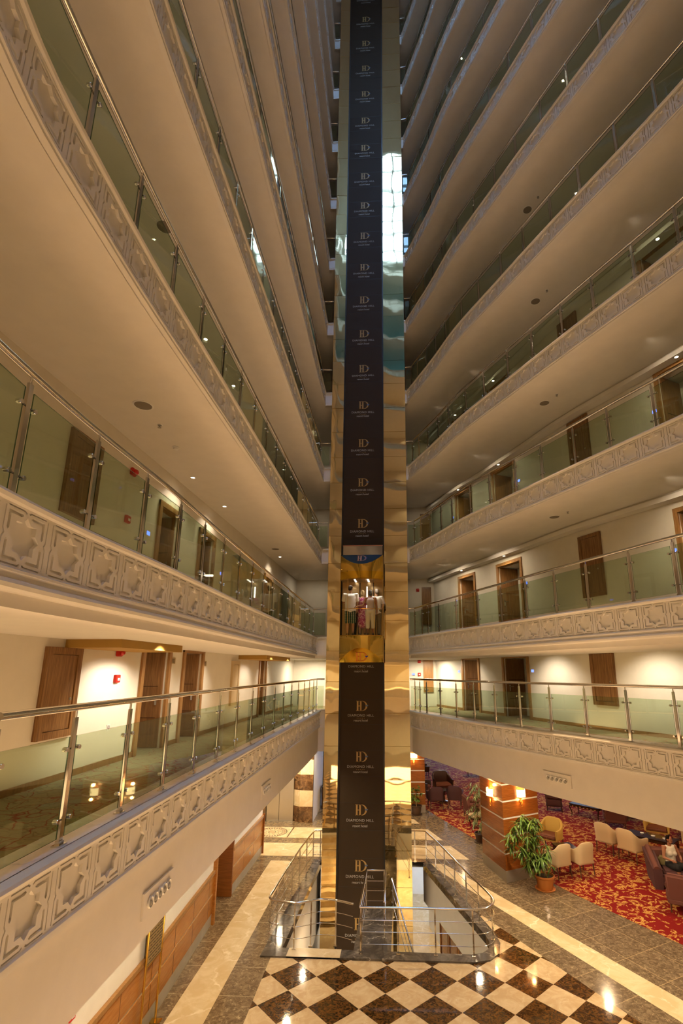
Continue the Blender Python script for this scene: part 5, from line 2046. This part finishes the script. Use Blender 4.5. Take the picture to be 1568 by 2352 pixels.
potted('potted_plant', (4.37, 18.02, 0), 'tall leafy plant in a terracotta pot in front of the striped pillar', (.29, .40, 'terracotta'), [([(.06, 0, .33), (-.05, 0, .75), (-.22, -.03, 1.35), (-.40, -.06, 2.0)], .020), ([(.02, .03, .33), (.12, .05, .9), (.16, .06, 1.45)], .014)], big_leaves, 'leaf', 11)
def ficus_leaves(rnd, st, lf, leafm):
    for i in range(70):
        a = rnd.uniform(0, 2 * pi)
        z = rnd.uniform(.55, 2.15)
        rr = rnd.uniform(.05, .55)
        hx, hy = rr * cos(a) - .08, rr * sin(a)
        st.tube([(0, 0, z + .1), (hx * .6, hy * .6, z + .12), (hx, hy, z - .12)], .005, 'bark', 5)
        for q in range(11):
            t = q / 10
            d = (cos(a + rnd.uniform(-1.6, 1.6)), sin(a + rnd.uniform(-1.6, 1.6)), rnd.uniform(-1.1, -.1))
            leaf_geo(lf, (hx * (.55 + .5 * t), hy * (.55 + .5 * t), z + .08 - .22 * t), d, (0, 0, 1), rnd.uniform(.10, .15), rnd.uniform(.03, .045), leafm, .4)
potted('ficus', (3.02, 22.35, 0), 'tall ficus with small hanging leaves behind the striped pillar', (.26, .34, 'dark_pot'), [([(0, 0, .28), (.03, .02, 1.0), (0, 0, 2.1)], .022)], ficus_leaves, 'leaf_pale', 23)
def small_leaves(rnd, st, lf, leafm):
    for i in range(26):
        a = rnd.uniform(0, 2 * pi)
        z = rnd.uniform(.55, 1.25)
        rr = rnd.uniform(.05, .30)
        hx, hy = rr * cos(a) - .05, rr * sin(a)
        st.tube([(0, 0, z - .2), (hx, hy, z)], .005, 'bark', 5)
        for q in range(9):
            d = (cos(a + rnd.uniform(-1.8, 1.8)), sin(a + rnd.uniform(-1.8, 1.8)), rnd.uniform(-.5, .5))
            leaf_geo(lf, (hx, hy, z), d, (0, 0, 1), rnd.uniform(.10, .17), rnd.uniform(.05, .075), leafm, .4)
potted('potted_plant', (.50, 26.10, 0), 'small bushy plant in a dark pot by the far pillar, beside the shaft', (.25, .42, 'dark_pot'), [([(0, 0, .36), (.02, 0, .8), (0, .02, 1.2)], .016)], small_leaves, 'leaf', 31)

# ================================================================== people
def fuse(mb, voxel, matn, name, parent, smooth_it=4):
    """Fuse overlapping closed forms into one continuous surface."""
    me = bpy.data.meshes.new('form')
    me.from_pydata(mb.v, [], mb.f)
    me.update()
    o = bpy.data.objects.new('form', me)
    COL.objects.link(o)
    r = o.modifiers.new('r', 'REMESH'); r.mode = 'VOXEL'; r.voxel_size = voxel
    s = o.modifiers.new('s', 'SMOOTH'); s.iterations = smooth_it; s.factor = .5
    dg = bpy.context.evaluated_depsgraph_get()
    dg.update()
    out = bpy.data.meshes.new_from_object(o.evaluated_get(dg))
    bpy.data.objects.remove(o)
    bpy.data.meshes.remove(me)
    out.name = name
    out.materials.clear()
    out.materials.append(MATS[matn])
    for p in out.polygons:
        p.material_index = 0
    out.shade_smooth()
    return obj(name, out, parent)
def limb(mb, pts, rs, n=12):
    P = [Vector(p) for p in pts]
    path, rr = [], []
    for i in range(len(P) - 1):
        for q in range(5):
            t = q / 5
            path.append(P[i].lerp(P[i + 1], t)); rr.append(rs[i] + (rs[i + 1] - rs[i]) * t)
    path.append(P[-1]); rr.append(rs[-1])
    mb.tube(path, .05, 'skin', n, rs=rr)
    for p, r in zip(P, rs):
        mb.sphere(p, r * 1.0, 'skin', 12, 8)
def loft(mb, rings, n=20):
    # rings: (centre, rx, ry); closed tube with rounded caps
    vs, fs = [], []
    R_ = [(rings[0][0] - (rings[1][0] - rings[0][0]).normalized() * rings[0][2] * .35, rings[0][1] * .55, rings[0][2] * .55)] + rings + [(rings[-1][0] + (rings[-1][0] - rings[-2][0]).normalized() * rings[-1][2] * .3, rings[-1][1] * .5, rings[-1][2] * .5)]
    for c, rx, ry in R_:
        for j in range(n):
            a = 2 * pi * j / n
            vs.append(c + Vector((rx * cos(a), ry * sin(a), 0)))
    for i in range(len(R_) - 1):
        for j in range(n):
            fs.append((i * n + j, i * n + (j + 1) % n, (i + 1) * n + (j + 1) % n, (i + 1) * n + j))
    fs.append(tuple(range(n - 1, -1, -1))); fs.append(tuple((len(R_) - 1) * n + j for j in range(n)))
    mb.add(vs, fs, 'skin')
def ell(mb, c, r3):
    mb.sphere(c, 1.0, 'skin', 16, 12, r3)
def hand(mb, w, d, up, sc=1.0, curl=.5, side=1):
    """wrist point, pointing direction, back-of-hand direction."""
    d = Vector(d).normalized(); up = Vector(up); up = (up - d * up.dot(d)).normalized(); s_ = d.cross(up).normalized() * side
    w = Vector(w)
    palm = w + d * .05 * sc
    M = Matrix((s_, d, up)).transposed()
    vs0 = len(mb.v)
    mb.sphere((0, 0, 0), 1.0, 'skin', 12, 8, (.040 * sc, .052 * sc, .018 * sc))
    for i in range(vs0, len(mb.v)):
        mb.v[i] = tuple(palm + M @ Vector(mb.v[i]))
    for q, (off_, L) in enumerate(((-.028, .062), (-.010, .075), (.010, .070), (.028, .054))):
        b0 = palm + s_ * off_ * sc + d * .040 * sc
        b1 = b0 + (d * cos(curl * .6) - up * sin(curl * .6)) * L * .5 * sc
        b2 = b1 + (d * cos(curl * 1.7) - up * sin(curl * 1.7)) * L * .5 * sc
        limb(mb, [b0, b1, b2], [.0095 * sc, .0085 * sc, .0072 * sc], 8)
    t0 = palm - s_ * .034 * sc - d * .02 * sc
    t1 = t0 - s_ * .022 * sc + d * .028 * sc - up * .010 * sc
    t2 = t1 - s_ * .004 * sc + d * .030 * sc - up * .012 * sc
    limb(mb, [t0, t1, t2], [.012 * sc, .010 * sc, .008 * sc], 8)

def person(loc, rz, label, H=1.75, build=1.0, skin='skin', hair='hair_dark', hairlen=0.0, top='tee', topm='cloth_white', low='shorts', lowm='plaid',
           armL=None, armR=None, headturn=0.0, headtilt=0.0, lean=0.0, seated=False, female=False, shoes=True, group=None, bald=0.0):
    r = empty('person', loc, label, 'person', group, rz)
    s = H / 1.75
    k = build
    sw = (.185 if female else .205) * s * k ** .5
    hw = (.095 if female else .09) * s
    hipz = .93 * s if not seated else .0
    def T(x, y, z):
        """torso point with forward lean (front is -y)"""
        dz = z - hipz
        return Vector((x, y - dz * sin(lean), hipz + dz * cos(lean)))
    if not seated:
        legs = [[(sx * hw, .0, .93 * s), (sx * hw * 1.05, -.012, .49 * s), (sx * hw * 1.08, .02, .08 * s)] for sx in (-1, 1)]
    else:
        legs = [[(sx * hw, .0, .02), (sx * hw * 1.35, -.44 * s, .05), (sx * hw * 1.3, -.46 * s, -.36)] for sx in (-1, 1)]
    z0 = hipz - .93 * s
    sh = lambda sx: T(sx * sw, .01, z0 + 1.43 * s)
    arms = []
    for sx, a in ((-1, armL), (1, armR)):
        S0 = sh(sx)
        if a is None:
            a = ((sx * .05, .02, -.29), (sx * .02, -.05, -.25))
        E_ = S0 + Vector(a[0]) * s
        W_ = E_ + Vector(a[1]) * s
        arms.append((sx, S0, E_, W_))
    b_ = MB()
    # trunk
    pz = [(.93, .150, .105), (1.02, .140, .10), (1.13, .128 if female else .140, .095), (1.25, .150, .110), (1.36, .160, .105), (1.44, .130, .075)]
    loft(b_, [(T(0, 0, z0 + z * s), rx * s * k, ry * s * k) for z, rx, ry in pz])
    if female:
        for sx in (-1, 1):
            ell(b_, T(sx * .075 * s, -.085 * s * k, z0 + 1.27 * s), (.07 * s, .065 * s, .07 * s))
    limb(b_, [T(0, .01, z0 + 1.42 * s), T(0, -.01, z0 + 1.56 * s)], [.062 * s, .052 * s])
    for sx, S0, E_, W_ in arms:
        limb(b_, [T(sx * sw * .5, .01, z0 + 1.42 * s), S0], [.06 * s, .058 * s * k ** .5])
        m1 = S0.lerp(E_, .45); m2 = E_.lerp(W_, .35)
        limb(b_, [S0, m1, E_, m2, W_], [.056 * s * k ** .5, .050 * s * k ** .5, .040 * s, .041 * s, .027 * s])
        hand(b_, W_, (W_ - E_), Vector((sx * .9, .2, .3)), s, .7, side=sx)
    for lg in legs:
        h_, kn, an = (Vector(p) for p in lg)
        limb(b_, [h_, h_.lerp(kn, .5), kn, kn.lerp(an, .35), an], [.092 * s * k ** .4, .076 * s * k ** .4, .056 * s, .056 * s, .038 * s])
        limb(b_, [an + Vector((0, .03, -.025)), an + Vector((0, -.15 * s, -.05))], [.036 * s, .03 * s])
    # head
    hc = T(0, -.02, z0 + 1.655 * s)
    HR = Matrix.Rotation(headturn, 3, 'Z') @ Matrix.Rotation(headtilt, 3, 'X')
    hb = MB()
    hb.sphere((0, 0, .01), 1.0, 'skin', 16, 12, (.074, .094, .108))
    hb.sphere((0, -.03, -.055), 1.0, 'skin', 14, 10, (.056, .062, .065))
    hb.sphere((0, -.098, -.018), 1.0, 'skin', 10, 8, (.014, .020, .026))
    for sx in (-1, 1):
        hb.sphere((sx * .076, .005, -.01), 1.0, 'skin', 10, 8, (.012, .022, .032))
    hb.sphere((0, -.092, -.062), 1.0, 'skin', 10, 6, (.024, .010, .008))
    hs = 1.0 * s
    for i in range(len(hb.v)):
        hb.v[i] = tuple(hc + HR @ (Vector(hb.v[i]) * hs))
    b_.add(hb.v, hb.f, 'skin')
    body = fuse(b_, .0095, skin, 'body', r)
    # eyes and mouth
    e = MB()
    for sx in (-1, 1):
        e.sphere(hc + HR @ (Vector((sx * .030, -.083, .012)) * hs), .011, 'white_plastic', 8, 6)
        e.sphere(hc + HR @ (Vector((sx * .030, -.092, .012)) * hs), .006, 'hair_dark', 8, 6)
        e.box(hc + HR @ (Vector((sx * .031, -.090, .036)) * hs), (.030, .008, .006), 'hair_brown')
    e.sphere(hc + HR @ (Vector((0, -.098, -.062)) * hs), .012, 'red_plastic', 8, 6, (1.6, .4, .4))
    e.build('eyes', body)
    # hair
    hm = MB()
    hm.sphere((0, .016, .030), 1.0, 'skin', 16, 12, (.081, .094, .096))
    hm.sphere((0, .045, -.015), 1.0, 'skin', 14, 10, (.074, .062, .080))
    if hairlen > 0:
        hm.sphere((0, .05, -.05 - hairlen * .3), 1.0, 'skin', 14, 10, (.078, .06, .07 + hairlen * .5))
        hm.sphere((0, -.045, .075), 1.0, 'skin', 12, 8, (.062, .045, .035))
    for i in range(len(hm.v)):
        hm.v[i] = tuple(hc + HR @ (Vector(hm.v[i]) * hs))
    fuse(hm, .011, hair, 'hair', r, 2)
    # upper garment
    g = MB()
    loose = .018 if top in ('tee', 'shirt') else .010
    top_lo = {'tee': .86, 'shirt': .84, 'tank': .93, 'dress': .93}[top]
    zz = top_lo
    tz = [(z, rx, ry) for z, rx, ry in pz if z >= top_lo - .01]
    if top in ('tee', 'shirt'):
        tz = [(top_lo, .165, .118)] + tz
        tz = [(z, max(rx, .152), max(ry, .104)) if z < 1.4 else (z, rx, ry) for z, rx, ry in tz]
    loft(g, [(T(0, 0, z0 + z * s), rx * s * k + loose, ry * s * k + loose) for z, rx, ry in tz])
    if female:
        for sx in (-1, 1):
            ell(g, T(sx * .075 * s, -.085 * s * k, z0 + 1.27 * s), (.07 * s + .01, .065 * s + .01, .07 * s + .01))
    if top in ('tee', 'shirt'):
        for sx, S0, E_, W_ in arms:
            limb(g, [T(sx * sw * .5, .01, z0 + 1.42 * s), S0, S0.lerp(E_, .72)], [.064 * s, .063 * s * k ** .5, .064 * s * k ** .5])
    elif top == 'dress':
        for sx, S0, E_, W_ in arms:
            limb(g, [T(sx * sw * .5, .01, z0 + 1.42 * s), S0, S0.lerp(E_, .3)], [.064 * s, .064 * s, .062 * s])
        if not seated:
            limb(g, [(0, 0, .98 * s), (0, 0, .75 * s), (0, .0, .46 * s)], [.150 * s * k, .168 * s * k, .172 * s * k], 18)
    else:
        for sx, S0, E_, W_ in arms:
            limb(g, [T(sx * sw * .45, -.0, z0 + 1.36 * s), T(sx * sw * .55, .0, z0 + 1.44 * s)], [.066 * s, .060 * s])
    fuse(g, .012, topm, {'tee': 'tee_shirt', 'shirt': 'shirt', 'tank': 'tank_top', 'dress': 'dress'}[top], r, 5)
    # lower garment
    if low:
        g = MB()
        ell(g, T(0, 0, z0 + .93 * s), (.155 * s * k + .012, .110 * s * k + .012, .11 * s))
        for lg in legs:
            h_, kn, an = (Vector(p) for p in lg)
            wide = .035 if low == 'shorts' else .020
            if low == 'shorts':
                pts, rs = [h_, kn + (h_ - kn) * .03], [.098 * s + .012, .075 * s + wide]
            elif low == 'capri':
                pts, rs = [h_, kn, kn.lerp(an, .42)], [.098 * s + .010, .065 * s + wide, .062 * s + wide]
            else:
                pts, rs = [h_, kn, an], [.098 * s + .010, .062 * s + .018, .056 * s + .010]
            limb(g, pts, rs)
        fuse(g, .012, lowm, {'shorts': 'shorts', 'capri': 'trousers', 'trousers': 'trousers'}[low], r, 4)
    if shoes:
        for lg in legs:
            an = Vector(lg[2])
            g = MB()
            limb(g, [an + Vector((0, .04, -.035)), an + Vector((0, -.06 * s, -.04)), an + Vector((0, -.15 * s, -.05))], [.043 * s, .042 * s, .036 * s])
            fuse(g, .012, 'shoe', 'shoe', r, 2)
    return r

FZ = 6.97 + .97
person((-1.93, 17.98, FZ), radians(188), 'person with short dark hair in white tee and green plaid shorts, in the lift cabin', 1.80, 1.18, 'skin', 'hair_dark', 0, 'tee', 'cloth_white', 'shorts', 'plaid',
       armL=((-.025, .0, -.28), (.0, -.08, -.24)), armR=((.03, -.05, -.27), (-.08, -.22, .02)), headturn=-.5, headtilt=.25)
person((-1.50, 18.12, FZ), radians(178), 'person with short blond hair in a magenta floral dress, in the lift cabin', 1.64, 1.12, 'skin', 'hair_blond', .02, 'dress', 'floral', None, None, female=True)
person((-1.20, 17.98, FZ), radians(185), 'person with grey-black hair in pale sleeveless top and cream capris, in the lift cabin', 1.63, 1.0, 'skin_tan', 'hair_grey', .03, 'tank', 'cloth_pink', 'capri', 'cloth_cream',
       armR=((.10, .03, -.27), (.22, .02, -.05)), female=True, headtilt=.1)
person((-.99, 18.20, FZ), radians(172), 'person with grey hair in white shirt and khaki trousers, in the lift cabin', 1.70, 1.08, 'skin', 'hair_silver', 0, 'shirt', 'cloth_white', 'trousers', 'cloth_khaki', headturn=.5, headtilt=.15,
       armL=((-.06, .0, -.28), (.12, -.05, -.18)))
person((-1.70, 18.27, FZ), radians(180), 'person with brown hair, only the head showing behind the white tee in the lift', 1.52, .9, 'skin', 'hair_brown', .03, 'tee', 'cloth_black', 'trousers', 'cloth_black', female=True)
person((5.62, 8.35, ZC[2] - .10), radians(-75), 'person in black at the second storey glass rail, cut off by the picture edge', 1.72, 1.05, 'skin', 'hair_dark', 0, 'tee', 'cloth_black', 'trousers', 'cloth_black',
       armL=((-.10, -.18, -.15), (.02, -.24, .10)), armR=((.08, -.16, -.20), (-.04, -.22, .06)), lean=.1)
person((8.62, 18.62, .56), radians(12), 'person in a white tank top sitting in the corner of the plum sofa', 1.80, 1.12, 'skin_tan', 'hair_dark', .0, 'tank', 'cloth_cream', 'shorts', 'cloth_black',
       armL=((-.08, -.06, -.27), (.10, -.22, -.02)), armR=((.08, -.08, -.26), (-.12, -.20, -.02)), seated=True, female=True, headturn=.35, headtilt=.1, shoes=False)

# ================================================================== lamps
# lobby ceiling lighting under the lowest gallery
def lob(x, y, p, z=H1 - .03, col=WARM2, ang=150):
    light('SPOT', 'lobby_downlight', (x, y, z), p, col, .07, spot=ang, blend=.5)
for y in (3, 6, 9, 12, 15, 18, 20.5):
    lob(-3.75, y, 250)
for p in ((-7.2, 22.7), (-5.2, 22.9), (-7.5, 26.0), (-3.2, 23.5), (-4.6, 23.6)):
    lob(*p, 330)
for x, y in ((2.6, 17.0), (3.2, 15.2), (4.2, 13.4), (5.4, 11.4), (6.5, 9.2), (2.0, 20.6), (.9, 23.5), (8.0, 6.0)):
    lob(x + .5, y, 330)
for x, y in ((6.5, 19.5), (6.0, 25.0), (10.5, 21.0), (3.0, 29.5), (12.0, 15.0), (9.0, 30.0), (5.0, 36.0), (8.5, 16.5)):
    lob(x, y, 230, col=(1.0, .68, .38))
light('AREA', 'stair_lamp', (-1.5, 16.5, LOW + 3.3), 60, WARM2, 1.0, 1.0)
light('AREA', 'stair_lamp', (0, 10.5, LOW + 3.3), 260, (1.0, .76, .40), 3.0, 1.5)
light('AREA', 'stair_lamp', (1.0, 22.5, LOW + 3.3), 60, WARM2, .8, .8)
light('AREA', 'stair_lamp', (-2.6, 22.5, LOW + 3.3), 60, WARM2, 1.0, 1.0)
# corridor lighting: small downlights at the doors, all storeys
def dl(x, y, z, p, col=(1.0, .82, .58), angle=125, rot=(0, 0, 0)):
    light('SPOT', 'corridor_downlight', (x, y, z), p, col, .04, spot=angle, blend=.8, rot=rot)
for k in range(1, NF + 1):
    so = SOF[k] - .02
    pw_ = {1: 200, 2: 60, 3: 40, 4: 30, 5: 20}.get(k, 9)
    for y in (19.8, 17.25, 15.4, 12.4, 11.0, 8.0):
        s_ = s_at(WR, y)
        p, t, n = WR.at(s_)
        q = p - n * .22
        dz = .18 if 2 <= k <= 8 else 0
        if (y in (19.8, 17.25, 11.0)) and 2 <= k <= 6:
            item('downlight', (q.x, q.y, so + .02 - .17), 0, 'lit downlight over the %s door of the slanting corridor, %s storey' % ({19.8: 'far', 17.25: 'middle', 11.0: 'near'}[y], ORD[k]))
        if k == 1 and y not in (17.25, 11.0):
            q = p - n * 1.15
            dl(q.x, q.y, so - .02, pw_ * .6, (1.0, .84, .64), 120, (0, -.6, atan2(n.y, n.x)))
        elif k > 1 and y in (19.8, 17.25, 11.0):
            dl(q.x - n.x * .05, q.y - n.y * .05, so - dz - .02, pw_)
            if k <= 4:
                q = p - n * 1.3
                dl(q.x, q.y, so - .02, pw_ * 1.1, (1.0, .80, .56), 140, (0, -.6, atan2(n.y, n.x)))  # tilted spot added to brighten the wall, no fitting there
    for y in (3.0, 8.25, 9.85, 11.8, 15.4, 17.6):
        if k > 1 and y not in (9.85, 11.8, 17.6):
            continue
        if k in (2, 3) and y in (9.85, 11.8, 17.6):
            item('downlight', (WL_X + .40, y, so + .02), 0, 'lit downlight over the %s door of the straight corridor, %s storey' % ({9.85: 'near', 11.8: 'middle', 17.6: 'far'}[y], ORD[k]))
        if k == 1:
            dl(WL_X + 1.1, y, so - .03, pw_ * (.9 if y == 8.25 else .4), (1.0, .86, .68), 95, (0, .72, 0))
        else:
            dl(WL_X + .42, y, so - .03, pw_)
    # landing lamps behind the shaft
    if k <= 4:
        light('AREA', 'landing_lamp', (-3.9, 21.3, so - .03), {1: 75, 2: 8, 3: 4, 4: 3}[k], (1.0, .84, .62), .5, .5)
        light('AREA', 'landing_lamp', (1.0, 21.3, so - .03), {1: 85, 2: 6, 3: 4, 4: 3}[k], (1.0, .84, .62), .5, .5)
# warm uplighting: unseen fill added in lobby and corridors to brighten the ceilings
UPC = {1: (1.0, .62, .30), 2: (1.0, .60, .28), 3: (1.0, .62, .33)}
for x, y, sx, sy in ((.3, 9.0, 5.0, 5.0), (-1.0, 4.0, 3.0, 4.0)):
    light('AREA', 'lobby_fill', (x, y, .35), 200, (1.0, .60, .28), sx, sy, rot=(pi, 0, 0))
for k in range(1, NF + 1):
    pw_ = {1: 80, 2: 36, 3: 31, 4: 24, 5: 18, 6: 14, 7: 11, 8: 8}.get(k, 6)
    if not pw_:
        continue
    c_ = UPC.get(k, (1.0, .64, .40) if k < 6 else (1.0, .66, .48))
    light('AREA', 'gallery_fill', (-4.0, 9.5, ZC[k] - .05), pw_ * 1.3, c_, 1.2, 17, rot=(pi, 0, 0))
    a_ = Vector((1.3, 19.0)); b_ = Vector((7.6, 7.0)); d_ = b_ - a_
    light('AREA', 'gallery_fill', ((a_.x + b_.x) / 2, (a_.y + b_.y) / 2, ZC[k] - .05), pw_, c_, 1.3, d_.length, rot=(pi, 0, -(atan2(d_.y, d_.x) + pi / 2)))

# unseen fill and spots added opposite the shaft to brighten what it mirrors
for k in range(1, 9):
    light('AREA', 'gallery_fill', (2.3, -2.6, ZC[k] - .02), {1: 150, 2: 80, 3: 60}.get(k, 36), UPC.get(k, (1.0, .66, .44)), 11, 2.2, rot=(pi, 0, 0))
    for x in (-3, .5, 4, 7.5):
        dl(x, -4.5, SOF[k] - .03, {1: 300, 2: 120}.get(k, 55))
for x, y in ((-3, -3), (0, -4.5), (3.5, -4.5), (7, -3), (-6.5, -5), (0, 0), (12, -4)):
    lob(x, y, 330)
